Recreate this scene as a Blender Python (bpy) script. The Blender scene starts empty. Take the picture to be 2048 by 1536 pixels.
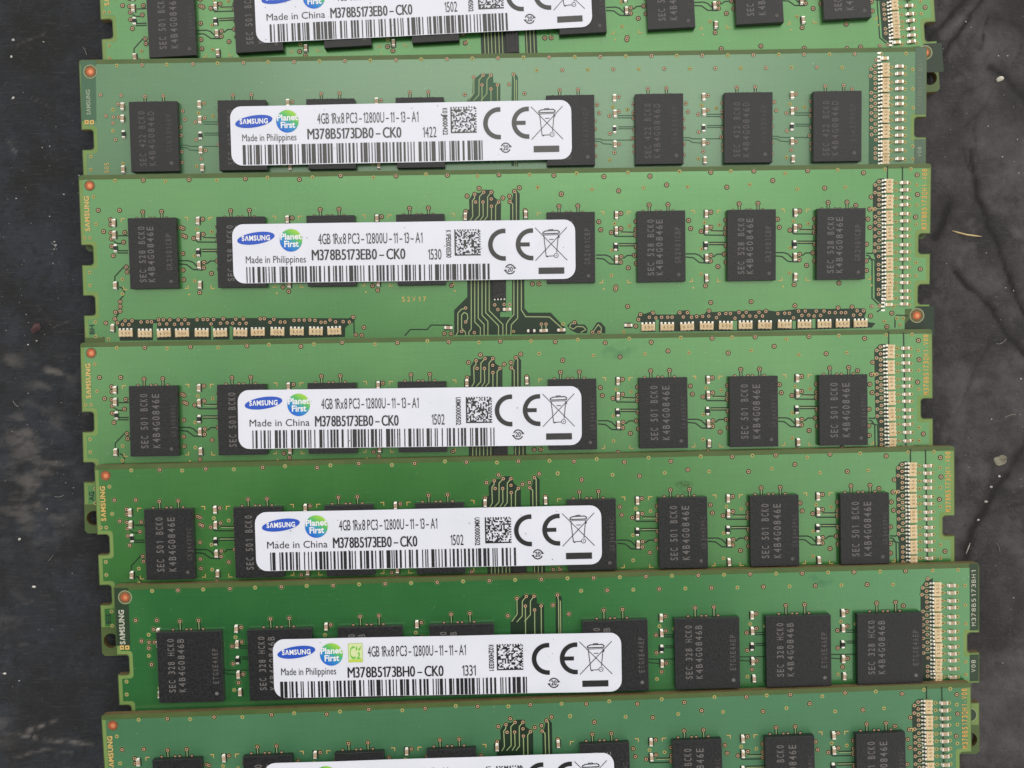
import bpy, bmesh, math, random, json
import numpy as np
from mathutils import Vector, Matrix
from mathutils.geometry import tessellate_polygon

random.seed(7)
S = 0.1                     # 1 Blender unit = 1 cm; every length below is in millimetres
scene = bpy.context.scene
scene.unit_settings.system = 'METRIC'
scene.unit_settings.scale_length = 0.01
COL = scene.collection

# ------------------------------------------------------------------ camera
cam_data = bpy.data.cameras.new('camera')
cam = bpy.data.objects.new('camera', cam_data)
COL.objects.link(cam)
cam.matrix_world = Matrix.Translation((0, 0, 15.0)) @ (Matrix.Rotation(0.037662, 4, 'X') @ Matrix.Rotation(0.004069, 4, 'Y'))
cam_data.sensor_width = 36
cam_data.lens = 36 * 1884.06 / 2048
cam_data.clip_start = 0.1
cam_data.clip_end = 1000
scene.camera = cam

# ------------------------------------------------------------------ ambient light and exposure
world = bpy.data.worlds.new('World')
scene.world = world
world.use_nodes = True
wn = world.node_tree.nodes; wl = world.node_tree.links
bg = wn['Background']
# a soft bright surrounding that is dim towards the near side, where the viewer stands
wtc = wn.new('ShaderNodeTexCoord')
wmp = wn.new('ShaderNodeMapping'); wmp.inputs['Location'].default_value = (0.18 / 0.54, 0.46 / 0.42, 0); wmp.inputs['Scale'].default_value = (1 / 0.54, 1 / 0.42, 0)
wl.new(wtc.outputs['Generated'], wmp.inputs[0])
wln = wn.new('ShaderNodeVectorMath'); wln.operation = 'LENGTH'; wl.new(wmp.outputs[0], wln.inputs[0])
wmr = wn.new('ShaderNodeMapRange'); wmr.interpolation_type = 'SMOOTHSTEP'
wmr.inputs[1].default_value = 0.50; wmr.inputs[2].default_value = 1.25; wmr.inputs[3].default_value = 0.01; wmr.inputs[4].default_value = 1.22
wl.new(wln.outputs['Value'], wmr.inputs[0]); wl.new(wmr.outputs[0], bg.inputs[1])
bg.inputs[0].default_value = (1.0, 0.975, 0.89, 1)

def area(name, loc, target, sx, sy, power, color):
    d = bpy.data.lights.new(name, 'AREA')
    d.shape = 'RECTANGLE'; d.size = sx; d.size_y = sy
    d.energy = power; d.color = color
    o = bpy.data.objects.new(name, d); COL.objects.link(o)
    o.location = loc
    o.rotation_euler = (Vector(target) - Vector(loc)).to_track_quat('-Z', 'Y').to_euler()
    return o
area('window_light', (1, 17, 66), (0, 1, 0), 42, 13, 3300, (1.0, 0.99, 0.93))
area('side_light', (58, 30, 46), (0, 0, 0), 26, 26, 9500, (1.0, 0.985, 0.95))

vs = scene.view_settings
vs.view_transform = 'Standard'; vs.look = 'None'
vs.exposure = 0.0; vs.gamma = 1.0; vs.use_curve_mapping = False
scene.display_settings.display_device = 'sRGB'

# ------------------------------------------------------------------ materials
def lin(r, g, b):
    f = lambda c: (c / 255 / 12.92) if c <= 10.3 else (((c / 255) + 0.055) / 1.055) ** 2.4
    return (f(r), f(g), f(b), 1)

def mat(name, col, rough=0.5, metal=0.0, spec=0.5, col2=None, nscale=8.0, detail=4.0, rvar=0.0, bump=0.0, bscale=60.0, lo=0.35, hi=0.65, stretch=None):
    m = bpy.data.materials.new(name); m.use_nodes = True
    nt = m.node_tree; N = nt.nodes; L = nt.links
    b = N['Principled BSDF']
    b.inputs['Base Color'].default_value = col
    b.inputs['Roughness'].default_value = rough
    b.inputs['Metallic'].default_value = metal
    b.inputs['Specular IOR Level'].default_value = spec
    if col2 or rvar or bump:
        tc = N.new('ShaderNodeTexCoord'); oi = N.new('ShaderNodeObjectInfo')
        add = N.new('ShaderNodeVectorMath'); add.operation = 'ADD'
        sc = N.new('ShaderNodeVectorMath'); sc.operation = 'SCALE'
        comb = N.new('ShaderNodeCombineXYZ')
        L.new(oi.outputs['Random'], comb.inputs[0]); L.new(oi.outputs['Random'], comb.inputs[1])
        L.new(comb.outputs[0], sc.inputs[0]); sc.inputs['Scale'].default_value = 37.0
        L.new(tc.outputs['Object'], add.inputs[0]); L.new(sc.outputs[0], add.inputs[1])
        vec = add.outputs[0]
        if stretch:
            mp = N.new('ShaderNodeMapping'); mp.inputs['Scale'].default_value = stretch
            L.new(vec, mp.inputs[0]); vec = mp.outputs[0]
        nz = N.new('ShaderNodeTexNoise'); nz.inputs['Scale'].default_value = nscale; nz.inputs['Detail'].default_value = detail
        L.new(vec, nz.inputs['Vector'])
        mr = N.new('ShaderNodeMapRange'); mr.inputs[1].default_value = lo; mr.inputs[2].default_value = hi
        L.new(nz.outputs['Fac'], mr.inputs[0])
        if col2:
            mx = N.new('ShaderNodeMix'); mx.data_type = 'RGBA'
            mx.inputs['A'].default_value = col; mx.inputs['B'].default_value = col2
            L.new(mr.outputs[0], mx.inputs['Factor']); L.new(mx.outputs['Result'], b.inputs['Base Color'])
        if rvar:
            m2 = N.new('ShaderNodeMapRange'); m2.inputs[3].default_value = rough - rvar; m2.inputs[4].default_value = rough + rvar
            L.new(mr.outputs[0], m2.inputs[0]); L.new(m2.outputs[0], b.inputs['Roughness'])
        if bump:
            n2 = N.new('ShaderNodeTexNoise'); n2.inputs['Scale'].default_value = bscale; n2.inputs['Detail'].default_value = 3
            L.new(vec, n2.inputs['Vector'])
            bp = N.new('ShaderNodeBump'); bp.inputs['Strength'].default_value = bump; bp.inputs['Distance'].default_value = 0.01
            L.new(n2.outputs['Fac'], bp.inputs['Height']); L.new(bp.outputs[0], b.inputs['Normal'])
    return m

def mask_mat(name, c1, c2, rough, metal=0.5, coat=1.0, croug=0.14):
    """solder mask: translucent green lacquer over a copper plane, with a few dusty smudges"""
    m = mat(name, c1, rough, metal, 0.5, c2, nscale=0.55, detail=3, rvar=0.04, bump=0.05, bscale=22, lo=0.3, hi=0.7)
    nt = m.node_tree; N = nt.nodes; L = nt.links
    b = N['Principled BSDF']
    b.inputs['Coat Weight'].default_value = coat; b.inputs['Coat IOR'].default_value = 1.80; b.inputs['Coat Roughness'].default_value = croug
    src = b.inputs['Base Color'].links[0].from_socket
    vec = [n for n in N if n.type == 'VECT_MATH' and n.operation == 'ADD'][0].outputs[0]
    nz = N.new('ShaderNodeTexNoise'); nz.inputs['Scale'].default_value = 3.2; nz.inputs['Detail'].default_value = 8; nz.inputs['Roughness'].default_value = 0.7
    L.new(vec, nz.inputs['Vector'])
    mr = N.new('ShaderNodeMapRange'); mr.inputs[1].default_value = 0.60; mr.inputs[2].default_value = 0.80; mr.inputs[4].default_value = 0.35
    L.new(nz.outputs['Fac'], mr.inputs[0])
    mx = N.new('ShaderNodeMix'); mx.data_type = 'RGBA'; mx.inputs['B'].default_value = (0.09, 0.14, 0.085, 1)
    L.new(mr.outputs[0], mx.inputs['Factor']); L.new(src, mx.inputs['A'])
    out = mx.outputs['Result']
    # glass weave showing faintly through the lacquer, and settled dust
    for stretch, amt in (((1.2, 26, 1), 0.09), ((26, 1.2, 1), 0.07)):
        mp = N.new('ShaderNodeMapping'); mp.inputs['Scale'].default_value = stretch; L.new(vec, mp.inputs[0])
        w = N.new('ShaderNodeTexNoise'); w.inputs['Scale'].default_value = 1.0; w.inputs['Detail'].default_value = 2; L.new(mp.outputs[0], w.inputs['Vector'])
        r = N.new('ShaderNodeMapRange'); r.inputs[1].default_value = 0.4; r.inputs[2].default_value = 0.7; r.inputs[4].default_value = amt; L.new(w.outputs['Fac'], r.inputs[0])
        x = N.new('ShaderNodeMix'); x.data_type = 'RGBA'; x.inputs['B'].default_value = (0.018, 0.10, 0.035, 1)
        L.new(r.outputs[0], x.inputs['Factor']); L.new(out, x.inputs['A']); out = x.outputs['Result']
    d = N.new('ShaderNodeTexNoise'); d.inputs['Scale'].default_value = 30; d.inputs['Detail'].default_value = 2; L.new(vec, d.inputs['Vector'])
    r = N.new('ShaderNodeMapRange'); r.inputs[1].default_value = 0.735; r.inputs[2].default_value = 0.77; r.inputs[4].default_value = 0.6; L.new(d.outputs['Fac'], r.inputs[0])
    x = N.new('ShaderNodeMix'); x.data_type = 'RGBA'; x.inputs['B'].default_value = (0.50, 0.52, 0.42, 1)
    L.new(r.outputs[0], x.inputs['Factor']); L.new(out, x.inputs['A']); L.new(x.outputs['Result'], b.inputs['Base Color'])
    return m

M = {}
M['mask_a'] = mask_mat('green_solder_mask', (0.054, 0.240, 0.054, 1), (0.078, 0.272, 0.066, 1), 0.30)
M['mask_b'] = mask_mat('grey_green_solder_mask', (0.054, 0.170, 0.068, 1), (0.068, 0.195, 0.080, 1), 0.36, 0.35, 0.8, 0.22)
M['mask_c'] = mask_mat('deep_green_solder_mask', (0.042, 0.228, 0.066, 1), (0.060, 0.256, 0.077, 1), 0.30)
M['mask_d'] = mask_mat('dusty_green_solder_mask', (0.042, 0.180, 0.078, 1), (0.055, 0.205, 0.092, 1), 0.5, 0.3, 0.5, 0.45)
M['margin'] = mat('bare_margin', (0.058, 0.105, 0.026, 1), 0.42, col2=(0.080, 0.115, 0.034, 1), nscale=3)
M['edge'] = mat('laminate_edge', (0.10, 0.068, 0.024, 1), 0.7, col2=(0.17, 0.13, 0.055, 1), nscale=9, stretch=(1, 6, 14), bump=0.3, bscale=30)
M['dark'] = mat('clearance_gap', (0.010, 0.028, 0.014, 1), 0.36)
M['trace'] = mat('masked_trace', (0.30, 0.38, 0.18, 1), 0.4)
M['pad'] = mat('copper_via_pad', (0.52, 0.335, 0.215, 1), 0.45, 0.1)
M['halo'] = mat('tinned_via_rim', (0.50, 0.38, 0.16, 1), 0.45, 0.1)
M['glow'] = mat('thin_mask_over_rim', (0.20, 0.30, 0.09, 1), 0.45)
M['rim'] = mat('bare_side_margin', (0.15, 0.25, 0.065, 1), 0.45, col2=(0.18, 0.27, 0.08, 1), nscale=3)
M['hole'] = mat('via_hole', (0.018, 0.008, 0.005, 1), 0.6)
M['silk'] = mat('yellow_legend', (0.60, 0.40, 0.13, 1), 0.55)
M['silko'] = mat('orange_legend', (0.62, 0.34, 0.08, 1), 0.55)
M['silkg'] = mat('grey_legend', (0.30, 0.36, 0.27, 1), 0.5)
M['silkgd'] = mat('dim_grey_legend', (0.15, 0.20, 0.14, 1), 0.5)
M['silkw'] = mat('pale_legend', (0.47, 0.47, 0.40, 1), 0.5)
M['inkd'] = mat('dark_green_legend', (0.014, 0.05, 0.026, 1), 0.45)
M['strip'] = mat('dark_green_strip', (0.022, 0.085, 0.040, 1), 0.36)
M['stripb'] = mat('grey_green_strip', (0.050, 0.125, 0.070, 1), 0.4)
M['stripbr'] = mat('grey_strip', (0.075, 0.125, 0.085, 1), 0.42)
M['stripc'] = mat('black_green_strip', (0.020, 0.045, 0.022, 1), 0.36)
M['copper'] = mat('bare_copper', (0.46, 0.115, 0.045, 1), 0.42, 0.35)
M['coppin'] = mat('pale_copper', (0.72, 0.27, 0.13, 1), 0.40, 0.35)  # paler inner disc of each copper dot
M['ringl'] = mat('pale_ring', (0.30, 0.33, 0.20, 1), 0.45)
M['gold'] = mat('gold_contact', (0.83, 0.60, 0.22, 1), 0.3, 1.0)
M['chip'] = mat('chip_epoxy', (0.0070, 0.0074, 0.0098, 1), 0.38, 0, 0.52, col2=(0.0120, 0.0124, 0.0160, 1), nscale=26, detail=6, rvar=0.05, bump=0.5, bscale=48)
M['chipsub'] = mat('chip_substrate', (0.010, 0.013, 0.009, 1), 0.5)
M['mark'] = mat('laser_mark', (0.128, 0.120, 0.122, 1), 0.7)
M['markd'] = mat('faint_laser_mark', (0.085, 0.078, 0.080, 1), 0.7)
M['markx'] = mat('dim_laser_mark', (0.055, 0.050, 0.052, 1), 0.7)
M['tin'] = mat('tin_solder', (0.90, 0.87, 0.82, 1), 0.28, 0.85, bump=0.3, bscale=40)
M['ceram'] = mat('tan_ceramic', (0.40, 0.29, 0.20, 1), 0.5, col2=(0.47, 0.36, 0.26, 1), nscale=10)
M['resb'] = mat('black_resistor_glaze', (0.015, 0.015, 0.017, 1), 0.3)
M['arr'] = mat('cream_ceramic', (0.60, 0.44, 0.25, 1), 0.45, col2=(0.68, 0.54, 0.35, 1), nscale=12)
M['arrd'] = mat('brown_digits', (0.20, 0.11, 0.04, 1), 0.5)
M['paper'] = mat('label_film', (0.70, 0.715, 0.84, 1), 0.32, 0, 0.5, col2=(0.735, 0.745, 0.87, 1), nscale=1.6, rvar=0.05, bump=0.05, bscale=16)
M['ink'] = mat('black_print', (0.014, 0.014, 0.017, 1), 0.30, 0, 0.9)
M['inkw'] = mat('white_print', (0.78, 0.79, 0.85, 1), 0.42)
M['inkb'] = mat('blue_print', (0.020, 0.085, 0.52, 1), 0.38)
M['g2f'] = mat('light_green_print', (0.45, 0.62, 0.14, 1), 0.4)
M['g2in'] = mat('pale_green_print', (0.64, 0.72, 0.40, 1), 0.4)
M['g2g'] = mat('green_print', (0.17, 0.50, 0.07, 1), 0.4)
M['g2y'] = mat('yellow_green_print', (0.55, 0.62, 0.05, 1), 0.4)

def globe_mat():
    m = mat('globe_print', (0.05, 0.2, 0.6, 1), 0.4)
    nt = m.node_tree; N = nt.nodes; L = nt.links
    at = N.new('ShaderNodeAttribute'); at.attribute_name = 'tone'
    cr = N.new('ShaderNodeValToRGB'); e = cr.color_ramp.elements
    e[0].position = 0.0; e[0].color = (0.010, 0.11, 0.62, 1)
    e[1].position = 1.0; e[1].color = (0.34, 0.62, 0.05, 1)
    n = e.new(0.40); n.color = (0.025, 0.27, 0.55, 1)
    n = e.new(0.66); n.color = (0.08, 0.45, 0.13, 1)
    L.new(at.outputs['Fac'], cr.inputs[0]); L.new(cr.outputs[0], N['Principled BSDF'].inputs['Base Color'])
    return m
M['globe'] = globe_mat()

# ------------------------------------------------------------------ mesh helpers
class MB:
    """collects faces in millimetres; build() links them as one mesh object"""
    def __init__(s):
        s.v = []; s.f = []; s.m = []; s.mats = []; s.k = 0; s.tone = {}
    def mi(s, name):
        if name not in s.mats: s.mats.append(name)
        return s.mats.index(name)
    def z(s, base):
        s.k = (s.k + 1) % 9
        return base + s.k * 0.0011
    def add(s, vs, fs, m):
        o = len(s.v); s.v += [tuple(p) for p in vs]; i = s.mi(m)
        for f in fs: s.f.append([o + a for a in f]); s.m.append(i)
        return o
    def poly(s, pts, z, m, holes=()):
        z = s.z(z)
        loops = [[Vector((x, y, 0)) for x, y in pts]] + [[Vector((x, y, 0)) for x, y in h] for h in holes]
        flat = [p for l in loops for p in l]
        tris = tessellate_polygon(loops)
        out = []
        for t in tris:
            a, b, c = (flat[i] for i in t)
            out.append(t if (b - a).cross(c - a).z > 0 else (t[0], t[2], t[1]))
        s.add([(p.x, p.y, z) for p in flat], out, m)
    def disc(s, x, y, r, z, m, n=14, ry=None, ang=0):
        z = s.z(z); ry = ry or r; ca, sa = math.cos(ang), math.sin(ang)
        vs = []
        for i in range(n):
            a = 2 * math.pi * i / n; px, py = r * math.cos(a), ry * math.sin(a)
            vs.append((x + px * ca - py * sa, y + px * sa + py * ca, z))
        return s.add(vs, [list(range(n))], m)
    def ring(s, x, y, r0, r1, z, m, a0=0, a1=360, n=24):
        z = s.z(z); full = abs(a1 - a0) >= 360
        vs = []; k = n if full else n + 1
        for i in range(k):
            a = math.radians(a0 + (a1 - a0) * i / n)
            vs += [(x + r0 * math.cos(a), y + r0 * math.sin(a), z), (x + r1 * math.cos(a), y + r1 * math.sin(a), z)]
        fs = [[2 * i, 2 * i + 1, (2 * i + 3) % (2 * k), (2 * i + 2) % (2 * k)] for i in range(n)]
        s.add(vs, fs, m)
    def line(s, pts, w, z, m):
        z = s.z(z); p = [Vector(q) for q in pts]; n = len(p); L = []; R = []
        for i in range(n):
            d0 = (p[i] - p[i - 1]).normalized() if i else None
            d1 = (p[i + 1] - p[i]).normalized() if i < n - 1 else None
            t = (d0 + d1).normalized() if d0 and d1 and (d0 + d1).length > 1e-6 else (d1 or d0)
            nn = Vector((-t.y, t.x)); ref = d1 or d0; c = max(0.45, abs(nn.dot(Vector((-ref.y, ref.x)))))
            L.append(p[i] + nn * w / 2 / c); R.append(p[i] - nn * w / 2 / c)
        vs = [(q.x, q.y, z) for q in L] + [(q.x, q.y, z) for q in R]
        s.add(vs, [[i, n + i, n + i + 1, i + 1] for i in range(n - 1)], m)
    def rect(s, x0, y0, x1, y1, z, m):
        z = s.z(z); x0, x1 = min(x0, x1), max(x0, x1); y0, y1 = min(y0, y1), max(y0, y1)
        s.add([(x0, y0, z), (x1, y0, z), (x1, y1, z), (x0, y1, z)], [[0, 1, 2, 3]], m)
    def rbox(s, cx, cy, z0, sx, sy, sz, bev, m, seg=2):
        bm = bmesh.new(); bmesh.ops.create_cube(bm, size=1)
        for v in bm.verts: v.co = Vector((v.co.x * sx, v.co.y * sy, (v.co.z + 0.5) * sz))
        if bev: bmesh.ops.bevel(bm, geom=list(bm.edges), offset=bev, segments=seg, profile=0.5, affect='EDGES')
        bm.verts.index_update()
        s.add([(v.co.x + cx, v.co.y + cy, v.co.z + z0) for v in bm.verts], [[v.index for v in f.verts] for f in bm.faces], m)
        bm.free()
    def text(s, t, x, y, width, cap, ang, z, m, bold=0.0, mono=False, fill=0.72, heavy=0.0):
        """text whose baseline starts at (x, y); fits the given width and capital height; ang in degrees"""
        z = s.z(z); ca, sa = math.cos(math.radians(ang)), math.sin(math.radians(ang))
        def put(vs, fs, sx, sy, ox):
            s.add([(x + (a * sx + ox) * ca - b * sy * sa, y + (a * sx + ox) * sa + b * sy * ca, z) for a, b in vs], fs, m)
        if mono:
            pitch = width / len(t)
            for i, c in enumerate(t):
                if c == ' ': continue
                vs, fs, x0, x1 = glyphs(c, bold)
                w = pitch * fill * (0.6 if c in '1I' else (0.6 if c == '-' else 1.0))
                sx = w / (x1 - x0)
                put(vs, fs, sx, cap, pitch * (i + 0.5) - (x0 + x1) / 2 * sx)
        else:
            vs, fs, x0, x1 = glyphs(t, bold)
            sx = width / (x1 - x0)
            put(vs, fs, sx, cap, -x0 * sx)
            if heavy:
                z += 0.002; put(vs, fs, sx, cap, -x0 * sx + heavy)
    def mesh(s, name, warp=None):
        me = bpy.data.meshes.new(name)
        v = s.v if warp is None else [(a, b, c + warp(a, b)) for a, b, c in s.v]
        me.from_pydata([(a * S, b * S, c * S) for a, b, c in v], [], s.f)
        for n in s.mats: me.materials.append(M[n])
        me.polygons.foreach_set('material_index', s.m)
        if s.tone:
            at = me.attributes.new('tone', 'FLOAT', 'POINT')
            for i, t in s.tone.items(): at.data[i].value = t
        me.update()
        return me
    def build(s, name, parent=None, warp=None):
        o = bpy.data.objects.new(name, s.mesh(name, warp)); COL.objects.link(o)
        if parent: o.parent = parent
        return o

_G = {}
def raw_text(t, bold):
    c = bpy.data.curves.new('t', 'FONT'); c.body = t; c.size = 1; c.resolution_u = 3; c.offset = bold
    o = bpy.data.objects.new('t', c); COL.objects.link(o)
    dg = bpy.context.evaluated_depsgraph_get()
    me = o.evaluated_get(dg).to_mesh()
    vs = [(v.co.x, v.co.y) for v in me.vertices]; fs = [list(p.vertices) for p in me.polygons]
    o.evaluated_get(dg).to_mesh_clear()
    bpy.data.objects.remove(o); bpy.data.curves.remove(c)
    return vs, fs
def glyphs(t, bold):
    """outline text as flat faces, capital height 1"""
    if (t, bold) not in _G:
        if 'H' not in _G: _G['H'] = max(b for a, b in raw_text('H', 0)[0])
        h = _G['H']
        if len(t) > 1 and any(c in t for c in '1-\u039b'):      # letters set one by one, with an open capital A, a flagged 1 and long dashes
            vs = []; fs = []; x = 0
            for ch in t:
                if ch == ' ': x += 0.34; continue
                v2, f2, a0, a1 = glyphs(ch, bold); o = len(vs); pad = 0.24 if ch == '-' else 0
                vs += [(a - a0 + x + pad, b) for a, b in v2]; fs += [[o + i for i in f] for f in f2]
                x += a1 - a0 + (0.02 if ch in 'KRk' else 0.13) + 2 * pad
        elif t == '1':
            vs = [(0.26, 0), (0.40, 0), (0.40, 1), (0.30, 1), (0.26, 0.84), (0.05, 0.72), (0.05, 0.84), (0.20, 0.92)]
            fs = [[0, 1, 2, 3, 4], [5, 4, 3, 7, 6]]
        elif t == '-':
            vs = [(0, 0.33), (0.60, 0.33), (0.60, 0.44), (0, 0.44)]; fs = [[0, 1, 2, 3]]
        elif t == '\u039b':
            k = 0.20 + bold * 2.2
            vs = [(0, 0), (k, 0), (0.47, 0.74), (0.94 - k, 0), (0.94, 0), (0.47 + k * 0.55, 1), (0.47 - k * 0.55, 1)]
            fs = [[0, 1, 2, 6], [2, 3, 4, 5], [2, 5, 6]]
        else:
            vs, fs = raw_text(t, bold)
            vs = [(a / h, b / h) for a, b in vs]
        _G[(t, bold)] = (vs, fs, min(a for a, b in vs), max(a for a, b in vs))
    return _G[(t, bold)]

def tag(o, label, cat, group=None, kind=None):
    if label: o['label'] = label
    if cat: o['category'] = cat
    if group: o['group'] = group
    if kind: o['kind'] = kind
    return o
def P(l): return [(x, -y) for x, y in l]        # board plan: x to the right, depth from the top edge downwards

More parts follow.
